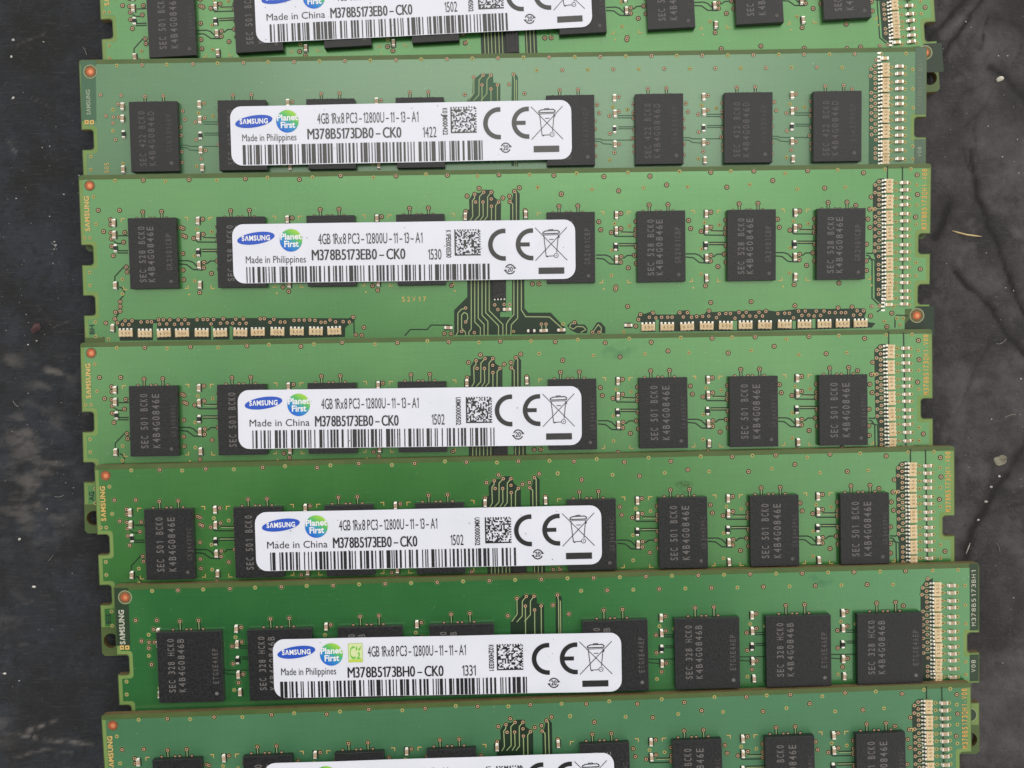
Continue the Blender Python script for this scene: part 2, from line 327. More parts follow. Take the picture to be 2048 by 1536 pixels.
A={"fid":[[1.71,1.63],[131.35,23.66]],"R":[[10.15,0.91],[17.33,0.92],[26.15,0.9],[34.62,1.13],[41.09,0.62],[49.74,0.8],[57.78,0.79],[65.84,0.83],[74.44,1.04],[82.25,1.34],[89.44,1.38],[98.95,0.9],[105.68,0.8],[92.05,2.77],[101.45,3.25],[84.54,3.58],[114.07,0.85],[122.77,1.32],[131.16,1.76],[108.63,2.32],[116.74,3.6],[2.92,5.49],[6.26,5.54],[3.64,8.81],[4.79,6.98],[4.82,7.76],[4.77,9.02],[4.83,9.96],[6.72,10.51],[6.97,9.01],[4.83,11.13],[5.03,12.6],[7.01,14.39],[7.1,15.17],[5.83,19.82],[5.8,20.55],[5.77,21.3],[5.03,21.46],[4.9,22.51],[5.27,23.14],[3.45,23.14],[75.58,3.92],[85.83,21.62],[98.92,21.2],[105.26,21.13],[44.19,24.37],[31.6,17.85],[45.71,17.84],[58.12,17.97],[70.87,17.89],[71.89,17.9],[83.94,18.89],[131.24,4.78],[130.98,8.27],[131.82,16.4],[127.41,23.25],[126.65,25.35],[112.16,21.87],[118.95,22.3],[121.15,22.19],[124.07,23.64],[119.06,18.4],[123.8,6.97],[124.01,5.07],[121.62,6.35],[60.82,4.07],[62.01,3.81],[62.71,2.91],[63.42,3.5],[64.61,3.53],[62.13,5.01],[63.29,5.03],[64.59,4.57],[64.61,5.7],[65.72,5.06],[66.41,4.44],[67.46,4.18],[67.51,5.01],[68.25,3.44],[69.01,2.89],[60.58,6.46],[69.88,6.46],[75.55,3.99]],"S":[[5.74,0.91],[13.64,1.12],[21.67,1.09],[29.62,0.79],[36.67,0.81],[46.21,0.98],[54.44,0.61],[62.49,0.97],[70.64,0.89],[77.96,0.78],[86.0,0.76],[94.07,0.73],[102.07,0.78],[71.89,2.83],[80.38,3.29],[88.45,3.17],[95.33,3.11],[105.04,2.89],[110.56,1.23],[118.75,0.82],[126.16,0.83],[130.16,0.84],[112.48,3.69],[119.96,3.48],[131.12,3.31],[2.24,3.37],[2.5,7.63],[0.65,9.75],[1.48,9.76],[6.31,16.3],[6.23,18.59],[1.78,22.96],[1.77,25.22],[3.79,25.69],[1.19,15.15],[1.19,17.19],[75.63,24.23],[85.22,25.6],[67.82,25.31],[131.16,6.43],[131.13,9.39],[131.16,15.37],[131.14,17.42],[126.24,24.51],[128.71,25.08],[128.21,24.05],[129.19,24.06],[127.7,22.18],[71.87,2.9]],"Rb":[[6.51,22.82],[7.59,22.84],[6.09,23.41],[7.1,23.42],[9.03,23.05],[10.02,23.03],[10.67,23.04],[11.81,22.74],[12.56,22.75],[13.59,22.76],[11.94,23.43],[13.07,23.4],[14.91,22.78],[15.96,22.79],[14.31,23.48],[15.44,23.43],[16.49,23.41],[17.89,22.82],[18.86,22.79],[19.55,22.8],[20.09,23.5],[20.5,22.81],[22.03,22.73],[21.57,23.42],[22.62,23.37],[24.0,22.8],[25.21,22.78],[23.49,23.44],[24.59,23.5],[25.62,23.47],[27.87,22.81],[28.52,22.78],[30.0,22.9],[29.4,23.36],[31.04,23.35],[31.75,23.36],[33.2,23.12],[33.99,23.09],[34.82,23.1],[35.69,23.09],[36.51,23.16],[37.45,23.47],[38.12,23.48],[38.88,23.12],[39.75,23.42],[40.95,23.42],[41.92,23.49],[42.54,22.75],[43.84,25.59],[42.92,25.53],[56.88,25.52],[57.93,25.54],[59.61,25.2],[61.62,25.43],[60.3,21.53],[60.27,23.73],[87.54,23.7],[87.85,22.92],[89.81,22.71],[89.23,23.37],[90.26,23.48],[91.18,23.4],[92.13,23.41],[92.82,23.42],[94.04,22.73],[95.22,22.73],[94.59,23.4],[95.87,23.46],[96.7,23.37],[97.64,23.35],[98.59,23.32],[98.63,22.52],[99.81,23.57],[100.26,22.99],[101.28,22.94],[102.01,22.95],[102.72,23.71],[103.35,22.79],[104.49,22.79],[103.98,23.39],[105.06,23.39],[106.01,23.46],[106.5,22.82],[107.05,23.41],[107.58,22.69],[72.21,24.23],[72.94,24.24],[77.44,24.06],[80.29,25.62],[81.27,25.63],[87.1,24.74],[109.47,23.05],[110.55,23.03],[111.28,23.04],[111.93,23.77],[112.72,22.72],[113.78,22.72],[113.25,23.4],[114.33,23.37],[115.18,23.52],[115.51,22.76],[116.73,22.76],[116.2,23.44],[117.58,23.02],[118.5,23.04],[119.45,23.05],[120.13,23.06],[121.38,23.47],[121.94,22.79],[122.94,22.8],[122.44,23.38],[64.9,21.1],[65.38,21.84],[66.38,21.06],[67.27,21.08]],"arrb":[[6.65,24.84],[9.66,24.92],[12.66,24.92],[15.55,24.95],[18.65,24.98],[21.58,24.99],[24.74,25.0],[27.51,24.97],[30.58,24.96],[33.64,24.96],[36.67,24.96],[39.57,24.94],[89.01,24.94],[91.98,24.98],[95.12,24.97],[98.19,24.93],[101.19,24.93],[104.34,24.91],[107.35,24.91],[110.46,24.85],[113.61,24.9],[116.7,24.84],[119.6,24.84],[122.41,24.86]],"strip":[[[5.26,23.4],[5.98,22.62],[11.22,22.69],[16.36,22.56],[27.18,22.66],[41.89,22.9],[42.49,22.42],[42.98,22.82],[42.47,23.6],[41.87,23.88],[41.26,24.37],[41.17,25.85],[25.15,26.03],[14.27,25.98],[5.56,25.97]],[[87.3,23.31],[87.9,22.63],[88.49,22.83],[89.87,22.36],[90.26,22.95],[93.41,23.0],[94.1,22.42],[95.18,22.33],[95.67,23.12],[97.74,23.15],[98.63,22.18],[99.12,22.68],[107.78,22.5],[109.12,22.71],[112.66,22.37],[116.59,22.42],[122.88,22.41],[123.38,23.0],[123.09,23.78],[123.69,24.58],[124.87,24.79],[124.28,25.47],[121.73,25.54],[107.94,25.75],[97.14,25.7],[87.88,25.64],[87.89,24.1]]],"gaps":[[[10.9,23.28],[11.55,23.28],[11.45,26.14],[10.8,26.13]],[[20.07,23.89],[20.43,23.89],[20.36,25.96],[20.01,25.96]],[[23.0,23.93],[23.47,23.93],[23.41,26.01],[22.93,26.0]],[[90.21,23.74],[90.75,23.75],[90.74,25.62],[90.21,25.61]],[[102.37,24.1],[103.06,24.11],[103.06,25.58],[102.37,25.57]],[[111.78,24.22],[112.31,24.23],[112.31,25.51],[111.78,25.5]],[[114.87,23.97],[115.38,23.98],[115.39,25.45],[114.87,25.44]]],"clear":[[[60.66,15.11],[60.59,19.81],[58.48,21.84],[58.42,25.78],[76.04,25.82],[75.95,24.83],[73.71,22.44],[70.17,22.39],[69.58,21.7],[69.62,15.23]],[[76.25,24.54],[76.85,23.96],[77.74,23.97],[78.03,24.36],[79.02,24.38],[79.5,24.97],[79.4,25.76],[77.82,25.74],[76.84,25.23]],[[80.15,25.77],[80.19,25.28],[80.99,24.05],[81.58,24.06],[82.32,24.91],[82.28,25.8]],[[60.42,7.86],[60.52,6.34],[61.13,6.11],[61.1,4.64],[61.86,3.56],[62.89,3.58],[63.26,3.11],[64.84,3.14],[65.0,4.24],[65.65,4.74],[66.12,5.24],[65.99,11.23],[60.34,11.1]],[[67.39,11.26],[67.52,5.27],[67.83,4.79],[68.17,3.34],[68.59,3.23],[69.07,3.85],[68.9,11.29]],[[124.25,3.14],[125.06,2.28],[125.94,2.19],[126.14,2.58],[126.32,22.26],[125.63,21.66],[124.87,20.86],[124.82,15.0],[124.34,13.62]],[[129.49,24.95],[130.56,23.88],[130.55,22.9],[131.33,22.22],[134.08,22.26],[134.14,26.88],[129.51,26.82]]],"isl":[[[66.76,15.19],[66.66,22.25],[65.77,22.23],[65.76,23.02],[67.59,23.05],[67.6,22.75],[67.7,15.2]]],"tr":[[[62.01,3.81],[61.96,4.42],[61.62,4.84],[61.65,7.22],[61.21,7.94]],[[63.42,3.5],[62.75,4.19],[62.68,7.12],[61.94,7.9]],[[63.29,5.03],[63.29,7.19],[62.79,7.91]],[[64.61,3.53],[64.03,4.22],[63.95,7.27],[63.39,7.93]],[[64.61,5.7],[64.51,11.07]],[[65.72,5.06],[65.27,5.59],[65.14,11.09]],[[67.51,5.01],[67.94,5.41],[67.89,11.15]],[[68.25,3.44],[68.52,3.71],[68.45,11.16]],[[61.28,15.9],[61.14,24.83],[60.75,25.32],[60.75,25.91]],[[61.83,15.91],[61.71,23.75],[62.58,24.65],[62.56,25.93]],[[62.38,15.91],[62.27,23.17],[63.18,24.17],[63.15,25.94]],[[62.97,15.92],[62.87,22.69],[63.78,23.68],[63.75,25.95]],[[63.56,15.93],[63.46,22.3],[65.45,24.39],[65.42,25.97]],[[64.11,15.94],[64.02,22.01],[66.14,24.21],[66.11,25.98]],[[60.3,21.53],[59.57,21.76],[59.07,22.34],[59.02,25.29],[58.71,25.88]],[[60.33,23.74],[60.63,23.15],[60.54,22.46],[60.05,22.22],[59.65,22.64],[59.62,24.71],[60.2,25.31],[60.25,25.9]],[[67.99,15.21],[67.9,22.66],[67.0,23.63],[66.69,24.21],[66.67,25.89]],[[68.58,15.21],[68.48,23.25],[67.48,24.26],[67.36,25.9]],[[69.17,15.22],[69.09,21.98],[69.76,23.02],[73.51,23.12],[75.46,24.92]],[[77.44,24.06],[76.81,24.31],[76.65,24.74],[77.23,25.1],[77.83,24.66],[78.82,24.73],[79.21,25.17],[78.41,25.65]],[[80.19,25.77],[80.83,24.89],[81.18,24.41],[81.67,24.91],[81.57,25.79]],[[72.21,24.23],[72.26,24.98]],[[72.94,24.24],[72.9,24.99]]],"dk":[[[5.88,9.49],[7.45,9.51]],[[5.15,10.35],[5.73,10.69],[6.62,10.71]],[[5.69,11.83],[7.36,11.85]],[[5.68,12.18],[7.35,12.2]],[[6.99,13.99],[5.15,15.83],[5.06,17.1]],[[5.77,17.5],[6.26,17.71],[6.55,18.3],[6.41,18.89],[5.8,19.47],[5.77,21.3],[4.9,22.51]],[[50.62,25.77],[51.52,24.8],[54.19,24.84],[54.79,24.15],[57.56,24.19]],[[42.64,22.71],[42.63,25.27]],[[123.3,13.8],[124.19,13.86],[124.48,13.59]],[[123.31,14.1],[123.8,14.24],[124.24,14.99],[124.28,20.86],[125.43,21.95]],[[123.6,14.59],[124.69,14.9],[124.8,20.86],[125.73,21.66]],[[128.85,0.5],[129.13,21.9]],[[126.51,0.27],[126.53,2.69]],[[128.01,23.55],[129.97,23.68]],[[127.91,23.85],[127.93,25.52]],[[125.05,23.02],[126.03,22.35]]],"cap":[[5.36,7.49,1.0],[5.39,9.38,1.0],[5.25,17.3,1.0],[4.55,23.98,1.0],[69.92,7.14,1.0],[60.49,7.31,1.0]],"caph":[[57.51,24.58],[66.82,21.86],[72.56,25.24],[75.36,25.22],[85.91,24.61]],"res":[[5.47,11.47]],"resh":[[70.58,25.25]],"g":{"cap":[[-6.89,7.39],[-6.9,9.76],[-6.9,14.25],[-6.85,17.37]],"res":[[-7.0,12.29]],"R":[[-6.17,7.09],[-6.17,9.44],[-7.68,10.05],[-6.18,13.83],[-6.24,14.68],[-5.06,15.58],[-7.01,18.55],[-9.64,8.33],[-9.34,9.59],[-3.82,8.35],[-3.82,9.61],[-3.86,10.49],[-3.78,12.34],[-4.08,13.64],[-3.78,14.91]],"S":[[-7.15,8.65],[-7.65,12.79],[-7.71,16.72],[-4.84,9.07]],"dk":[[[-6.17,9.97],[-4.21,10.03],[-3.92,9.75]],[[-7.35,10.34],[-7.05,10.64],[-3.92,10.7]],[[-6.47,11.78],[-3.53,11.82]],[[-6.47,12.13],[-3.53,12.17]],[[-10.1,13.52],[-8.57,13.54],[-7.94,13.78],[-7.32,14.44]],[[-10.1,14.01],[-8.92,14.14],[-7.94,14.92],[-6.37,15.03]],[[-5.78,14.07],[-5.2,13.63],[-4.08,13.64]]],"pad":[[-6.89,7.34],[-6.9,9.73],[-7.0,12.29],[-6.9,14.25],[-6.85,17.41]],"brR":[[-8.91,6.78],[-9.19,17.87]],"brL":[[-4.95,6.84],[-4.96,17.93]],"dot":[[-8.93,18.52]]},"top":[[-1.74,5.84],[1.21,5.82]],"topk":[[-0.65,6.83],[0.03,6.84],[1.9,6.82]],"arrc":[[126.73,3.44],[126.76,5.88],[126.78,8.31],[126.8,10.7],[126.82,13.17],[126.85,15.61],[126.87,17.99],[126.89,20.2]],"caprow":[[129.07,2.95],[129.08,4.09],[129.09,5.29],[129.1,6.4],[129.12,7.76],[129.13,8.86],[129.14,10.15],[129.16,11.25],[129.17,12.58],[129.18,13.69],[129.19,14.86],[129.21,16.09],[129.22,17.44],[129.23,18.47],[129.24,19.81],[129.26,20.88],[129.27,21.86]],"capc":[[126.81,21.87]],"viac":[[127.84,2.94],[127.85,4.08],[127.86,5.35],[127.88,6.52],[127.89,7.8],[127.9,8.92],[127.91,10.17],[127.92,11.28],[127.94,12.6],[127.95,13.71],[127.96,14.84],[127.97,16.11],[127.98,17.38],[127.99,18.5],[128.0,19.3],[128.02,20.91],[129.95,3.02],[129.96,4.11],[129.97,5.38],[129.98,6.47],[130.0,7.79],[130.01,8.91],[130.02,10.16],[130.04,11.27],[130.05,12.59],[130.06,13.7],[130.07,14.79],[130.09,16.1],[130.1,17.37],[130.11,18.45],[130.13,19.82],[130.14,20.9],[130.15,22.01]],"vial":[[125.2,2.71],[124.64,3.22],[125.21,3.77],[125.22,4.7],[125.23,5.51],[125.24,6.31],[124.59,4.4],[124.62,6.92],[125.25,7.57],[124.67,8.12],[125.26,8.62],[124.67,9.05],[125.26,9.51],[124.64,10.08],[125.27,10.66],[124.65,11.19],[125.29,11.84],[124.66,12.4],[125.22,12.95],[124.63,13.49],[125.23,14.32],[125.24,15.59],[125.25,16.37],[125.25,17.15],[125.26,17.93],[125.27,19.5],[125.28,20.22],[125.49,22.05],[124.22,22.13]],"sA":[[1.19,6.01]],"mA":[[132.28,5.57]],"bh":[[1.18,24.13]],"52":[[52.21,19.99]],"ic":[[65.58,18.8]],"icl":[[64.87,20.65],[65.39,21.05],[65.89,20.66],[66.38,20.67]],"notchL":[[-0.18,10.87],[1.89,10.9],[1.76,14.02],[-0.3,13.99],[-0.49,18.79],[1.58,18.82],[1.47,21.77]],"notchR":[[133.56,11.02],[131.3,10.99],[131.34,13.91],[131.39,18.8],[131.43,21.74]],"hole":[[131.65,27.84],[131.9,23.83],[133.18,30.1],[1.35,27.47],[-0.08,21.69],[0.21,29.78]],"ag":[[1.05,23.98]],"ei":[[1.16,24.17]],"edgeL":[[0.16,16.25],[0.45,25.11]]}
BD={"fid":[[1.95,1.75]],"R":[[3.23,5.49],[6.48,5.58],[3.96,8.76],[9.96,0.94],[17.99,0.91],[25.93,0.85],[5.94,6.99],[5.96,8.98],[5.04,9.9],[5.34,12.48],[5.13,8.97],[33.91,0.82],[41.92,0.79],[49.95,0.77],[57.98,0.74],[66.0,0.73],[74.04,0.73],[82.1,0.74],[90.12,0.76],[98.11,0.79],[106.12,0.87],[76.08,2.72],[84.11,2.74],[92.13,2.77],[100.14,2.83],[108.12,2.87],[70.1,6.27],[114.08,0.9],[122.01,0.94],[116.09,2.9],[121.64,6.37],[62.16,3.63],[63.62,3.34],[64.8,3.36],[63.42,4.85],[64.83,5.49],[65.86,4.89],[60.68,6.3],[67.69,4.82],[68.43,3.28]],"S":[[5.12,7.8],[5.0,11.11],[6.4,16.27],[5.96,0.97],[13.85,0.94],[21.87,0.87],[1.34,15.08],[1.27,17.12],[29.83,0.8],[37.91,0.78],[45.92,0.79],[53.93,0.74],[61.95,0.72],[70.02,0.69],[78.07,0.74],[86.09,0.74],[94.1,0.79],[102.11,0.83],[72.07,2.71],[80.1,2.74],[88.12,2.76],[96.13,2.83],[104.15,2.85],[110.12,0.86],[118.08,0.92],[126.18,0.97],[130.07,0.99],[112.12,2.88],[120.07,3.0],[131.14,3.46],[131.17,6.5],[131.25,9.43],[131.24,15.4],[131.25,17.41]],"pads":[[0.89,9.7],[1.72,9.72]],"strip":[[0.27,0.11],[2.64,0.15],[2.28,9.57],[-0.09,9.53]],"stripR":[[131.53,-0.02],[133.23,0.01],[133.33,10.86],[131.61,10.83]],"stripR2":[[131.52,14.04],[133.41,14.07],[133.49,23.06],[131.59,23.03]],"sA":[[1.27,6.63]],"mA":[[132.19,4.73],[132.28,16.0]],"s05":[[3.8,16.72]],"g":{"cap":[[-6.86,7.24],[-6.84,9.63],[-6.86,14.41],[-6.71,17.16]],"res":[[-6.9,12.12]],"R":[[-6.2,7.02],[-6.18,9.31],[-7.67,9.95],[-6.19,14.38],[-7.63,12.7],[-6.93,15.71],[-9.62,8.19],[-9.3,9.5]],"E":[[-3.85,8.22],[-3.86,9.54],[-3.87,10.4],[-3.78,12.21],[-4.05,13.51],[-3.8,14.74],[-3.77,15.62],[-10.04,10.69],[-9.99,11.98],[-9.98,14.55],[-10.0,16.21]],"S":[[-7.12,8.56],[-4.84,9.02],[-7.67,16.84]],"dk":[[[-6.39,9.93],[-3.73,9.97]],[[-6.39,10.28],[-3.73,10.32]],[[-6.3,11.68],[-3.64,11.72]],[[-6.31,11.98],[-3.64,12.02]],[[-10.07,13.52],[-9.08,13.53],[-8.79,13.71],[-4.05,13.78]],[[-10.07,13.87],[-9.12,13.94],[-8.69,14.28],[-7.31,14.4]]]},"capl":[[6.71,7.39],[6.65,9.24],[6.5,17.2]],"resl":[[6.7,11.74]],"top":[[-1.6,5.83],[1.3,5.78]],"arrc":[[126.79,3.54],[126.8,5.87],[126.82,8.29],[126.83,10.66],[126.85,13.04],[126.86,15.49],[126.88,17.72]],"capc":[[126.68,1.75]],"caprow":[[128.98,3.04],[128.99,4.16],[129.0,5.42],[129.01,6.46],[129.02,7.88],[129.02,8.85],[129.03,10.21],[129.04,11.32],[129.05,12.6],[129.06,13.71],[129.06,14.73],[129.07,16.01],[129.08,17.36]],"viac":[[127.71,3.11],[127.71,4.18],[127.72,5.44],[127.73,6.5],[127.74,7.86],[127.75,8.93],[127.75,10.19],[127.76,11.3],[127.77,12.58],[127.78,13.69],[127.78,14.73],[127.79,16.07],[127.8,17.4],[129.92,3.15],[129.93,4.21],[129.94,5.47],[129.95,6.54],[129.96,7.89],[129.97,8.96],[129.98,10.22],[129.98,11.33],[129.99,12.62],[130.0,13.73],[130.01,14.76],[130.02,16.1],[130.03,17.43]],"vial":[[125.41,1.92],[125.21,2.79],[124.63,3.32],[125.22,3.85],[124.5,4.38],[125.22,4.78],[125.27,5.55],[125.27,6.37],[124.65,7.0],[125.24,7.57],[124.65,8.1],[125.29,8.64],[124.66,9.11],[125.29,9.61],[124.67,10.14],[125.3,10.64],[124.67,11.21],[125.3,11.86],[124.68,12.44],[125.31,12.93],[124.72,13.51],[125.38,14.3],[125.33,15.64],[125.33,16.39],[125.33,17.17]],"clear":[[[61.06,7.14],[61.86,6.38],[62.0,4.05],[63.29,3.1],[65.16,3.13],[65.24,4.49],[66.32,4.7],[66.27,7.81],[66.13,16.97],[60.89,16.89]],[[68.01,7.64],[68.17,3.18],[68.76,3.19],[69.11,3.77],[68.91,17.6],[67.86,17.58]]],"tr":[[[62.16,3.63],[62.12,6.09],[61.25,7.24]],[[63.62,3.34],[62.98,4.07],[62.9,6.4],[62.04,7.31]],[[64.8,3.36],[64.22,4.09],[64.17,6.22],[63.22,7.27]],[[63.42,4.85],[63.23,16.92]],[[64.83,5.49],[64.65,16.95]],[[65.86,4.89],[65.64,16.96]],[[68.43,3.28],[68.55,4.15],[68.4,17.59]],[[68.85,4.16],[68.68,17.59]]]}

# ------------------------------------------------------------------ the surface they lie on
CRACKS = [ # dark creases in the right-hand part of the surface: points, width, strength
 ([(73.2,43.3),(73.9,36.5),(75.3,32.6),(76.9,28.8),(78.2,25.2),(79.3,21.8),(81.3,16.5),(84,8)], 0.55, 1.0),
 ([(70.2,23.6),(73.3,20.4),(76.0,17.3),(78.7,13.3),(81.5,10.0),(88,3)], 0.55, 0.9),
 ([(73.5,69.5),(71.9,67.2),(69.3,63.8),(67.1,61.9)], 0.9, 1.0),
 ([(77.0,70.5),(74.7,66.9),(72.8,64.0),(70.9,61.4),(68.8,58.6)], 0.6, 0.8),
 ([(76.8,65.0),(76.2,63.6),(75.3,60.9),(74.8,59.6)], 0.22, 0.7),
 ([(71.7,43.4),(73.2,39.7),(73.6,37.0)], 0.5, 0.6),
 ([(69.6,34.6),(68.8,31.4),(67.4,29.0)], 1.3, 0.9),
 ([(76.6,56.8),(78.6,55.4),(81.5,52.3),(84,50)], 0.9, 0.8),
 ([(82.0,-2.2),(79.9,-6.0),(77.6,-9.0),(74.5,-13.9),(72.4,-18.2),(71.1,-22.2)], 1.3, 0.8),
 ([(71.0,-17.0),(76.0,-14.6),(82,-12.8)], 0.22, 0.5),
 ([(72.2,46.8),(75.0,50.0),(79.0,55.0),(82.0,61.0)], 0.25, 0.35),
 ([(70.5,49.0),(72.0,52.8),(75.5,54.2)], 0.25, 0.4),
 ([(74.8,50.0),(73.6,46.0),(74.4,41.0)], 0.25, 0.4),
 ([(78.0,64.9),(80.5,64.2),(82.6,63.4),(86,63.0)], 1.1, 0.6),
 ([(69.2,-1.0),(71.5,3.0),(73.5,8.2),(76.0,13.0)], 0.22, 0.35),
 ([(70.6,9.6),(74.0,11.2),(78.5,13.2)], 0.2, 0.35),
 ([(-69.5,-19.0),(-63.8,-14.0),(-60.6,-10.5)], 0.2, 0.5),
]
SCR = [ # pale scratches
 ([(-79.1,-49.6),(-75.5,-48.7),(-72.4,-47.5)], 0.30, 0.8), ([(-79.4,-49.7),(-71.0,-50.8),(-67.0,-51.2)], 0.30, 0.8),
 ([(-79.8,-53.5),(-74,-51.8),(-70,-52.6)], 0.2, 0.4), ([(-82.5,45.5),(-80.8,42.8)], 0.15, 0.6), ([(-77.0,18.2),(-74.0,14.8),(-71.2,15.9)], 0.12, 0.25),
 ([(-81.5,60.5),(-76.5,62.6)], 0.15, 0.3), ([(-78.5,52.0),(-72.0,49.0)], 0.12, 0.25), ([(-80,-30),(-73,-27.5)], 0.12, 0.3), ([(-81,-36),(-69,-34.5)], 0.12, 0.2),
]
def axis(a, fine, far):
    f = np.arange(-a, a + 1e-6, fine); g = a + np.cumsum(np.geomspace(1, 60, 14))
    g = g[g < far]
    return np.concatenate([-g[::-1], f, g])
def vnoise(x, y, sc, seed, octv=4):
    rs = np.random.RandomState(seed); tot = np.zeros_like(x); amp = 1.0; n = 0
    for o in range(octv):
        t = rs.rand(256, 256); u = x / sc + 100.3 + 17 * o; w = y / sc + 90.7 + 11 * o
        i = np.floor(u).astype(int); j = np.floor(w).astype(int); fu = u - i; fw = w - j
        fu = fu * fu * (3 - 2 * fu); fw = fw * fw * (3 - 2 * fw); q = lambda a, b: t[a % 256, b % 256]
        tot += amp * ((q(i, j) * (1 - fu) + q(i + 1, j) * fu) * (1 - fw) + (q(i, j + 1) * (1 - fu) + q(i + 1, j + 1) * fu) * fw)
        n += amp; amp *= 0.55; sc /= 2.1
    return tot / n
def seg_dist(X, Y, pts):
    d = np.full_like(X, 1e9)
    for (x0, y0), (x1, y1) in zip(pts, pts[1:]):
        dx, dy = x1 - x0, y1 - y0; t = np.clip(((X - x0) * dx + (Y - y0) * dy) / (dx * dx + dy * dy), 0, 1)
        d = np.minimum(d, np.hypot(X - x0 - t * dx, Y - y0 - t * dy))
    return d
def make_table():
    ax = axis(88, 0.4, 420); ay = axis(74, 0.4, 420)
    X, Y = np.meshgrid(ax, ay); nx, ny = len(ax), len(ay)
    wob = (vnoise(X, Y, 2.5, 3) - 0.5) * 1.1; wob2 = (vnoise(X, Y, 2.5, 4) - 0.5) * 1.1
    side = np.clip((X - 40) / 30, 0, 1)              # right-hand part is creased; light from the right is painted in as greyer colour
    dark = np.zeros_like(X); pale = np.zeros_like(X)
    for pts, w, s in CRACKS:
        d = seg_dist(X + wob, Y + wob2, pts); dark = np.maximum(dark, 1.5 * s * (0.55 * np.exp(-(d / (w * 1.1)) ** 2) + 0.4 * np.exp(-(d / (w * .35)) ** 2)) * np.clip(0.35 + 1.3 * vnoise(X, Y, 3.0, 77, 3), 0, 1.1))
    br = vnoise(X, Y, 0.9, 8, 3)
    for pts, w, s in SCR:
        d = seg_dist(X + wob * .4, Y + wob2 * .4, pts); pale = np.maximum(pale, s * np.exp(-(d / w) ** 2) * np.clip((br - 0.3) * 2.5, 0, 1))
    # scuffed patches on the left, blotches on the right
    def blob(cx, cy, rx, ry): return np.exp(-(((X - cx) / rx) ** 2 + ((Y - cy) / ry) ** 2))
    sc = np.clip(blob(-74.5, 7.0, 3.2, 2.2) + blob(-78, -2, 4, 4) * .7 + blob(-81, 9, 2, 1.6) * .6 + blob(-77, -14, 6, 6) * .6 + blob(-70, -1, 3, 3) * .45 + blob(-74, -9, 5, 4) * .5 + blob(-81, -30, 3, 3) * .4 + blob(-82, -49, 2.5, 2.5) * .7, 0, 1) * 0.62
    n1 = vnoise(X * 0.55 + Y * 0.25, Y * 1.3, 1.6, 21, 5)
    scuff = sc * np.clip((n1 - 0.46) * 4.5, 0, 1)
    n2 = vnoise(X, Y, 9.0, 33, 5)
    blot = side * (n2 - 0.5) * 2.2
    top = np.clip((Y - 62.5 - 4 * np.sin(X * .35) ) / 1.2, 0, 1) * np.clip((X - 77) / 3, 0, 1)
    dark = np.maximum(dark, 0.6 * top)
    z = -0.35 + 0.16 * (vnoise(X, Y, 7, 50, 4) - 0.5) - 0.22 * dark + 0.05 * (n1 - 0.5)
    far = (np.abs(X) > 95) | (np.abs(Y) > 82); z[far] = -0.35
    z = np.minimum(z, -0.06)
    me = bpy.data.meshes.new('table_surface')
    idx = np.arange(nx * ny).reshape(ny, nx)
    q = np.stack([idx[:-1, :-1], idx[:-1, 1:], idx[1:, 1:], idx[1:, :-1]], -1).reshape(-1, 4)
    me.vertices.add(nx * ny); me.vertices.foreach_set('co', (np.stack([X, Y, z], -1) * S).astype(np.float32).ravel())
    me.loops.add(q.size); me.loops.foreach_set('vertex_index', q.ravel().astype(np.int32))
    me.polygons.add(len(q)); me.polygons.foreach_set('loop_start', np.arange(0, q.size, 4, dtype=np.int32))
    me.update(calc_edges=True)
    for n, a in (('crease', dark), ('scuff', np.maximum(scuff, pale)), ('blotch', blot), ('side', side)):
        at = me.attributes.new(n, 'FLOAT', 'POINT'); at.data.foreach_set('value', a.astype(np.float32).ravel())
    me.polygons.foreach_set('use_smooth', np.ones(len(q), dtype=bool))
    m = bpy.data.materials.new('worn_black_surface'); m.use_nodes = True
    nt = m.node_tree; N = nt.nodes; L = nt.links; b = N['Principled BSDF']
    def attr(n):
        a = N.new('ShaderNodeAttribute'); a.attribute_name = n; return a.outputs['Fac']
    def mix(f, A, B):
        x = N.new('ShaderNodeMix'); x.data_type = 'RGBA'
        L.new(f, x.inputs['Factor'])
        for k, v in (('A', A), ('B', B)):
            if isinstance(v, tuple): x.inputs[k].default_value = v
            else: L.new(v, x.inputs[k])
        return x.outputs['Result']
    tc = N.new('ShaderNodeTexCoord')
    def noise(sc, det, lo, hi, rough=0.6, mapping=None):
        n = N.new('ShaderNodeTexNoise'); n.inputs['Scale'].default_value = sc; n.inputs['Detail'].default_value = det; n.inputs['Roughness'].default_value = rough
        v = tc.outputs['Object']
        if mapping:
            mp = N.new('ShaderNodeMapping'); mp.inputs['Scale'].default_value = mapping[0]; mp.inputs['Rotation'].default_value = (0, 0, mapping[1]); L.new(v, mp.inputs[0]); v = mp.outputs[0]
        L.new(v, n.inputs['Vector'])
        r = N.new('ShaderNodeMapRange'); r.inputs[1].default_value = lo; r.inputs[2].default_value = hi; L.new(n.outputs['Fac'], r.inputs[0]); return r.outputs[0]
    base = mix(attr('side'), (0.0185, 0.0215, 0.0295, 1), (0.083, 0.075, 0.082, 1))
    base = mix(noise(1.3, 10, 0.42, 0.62, 0.68), base, mix(attr('side'), (0.027, 0.0315, 0.043, 1), (0.036, 0.0325, 0.0345, 1)))
    base = mix(noise(5.5, 8, 0.50, 0.64, 0.72), base, mix(attr('side'), (0.0115, 0.0135, 0.0185, 1), (0.055, 0.050, 0.054, 1)))
    ab = N.new('ShaderNodeMapRange'); ab.inputs[1].default_value = 0.0; ab.inputs[2].default_value = 0.6; L.new(attr('blotch'), ab.inputs[0])
    base = mix(ab.outputs[0], base, (0.030, 0.027, 0.029, 1))
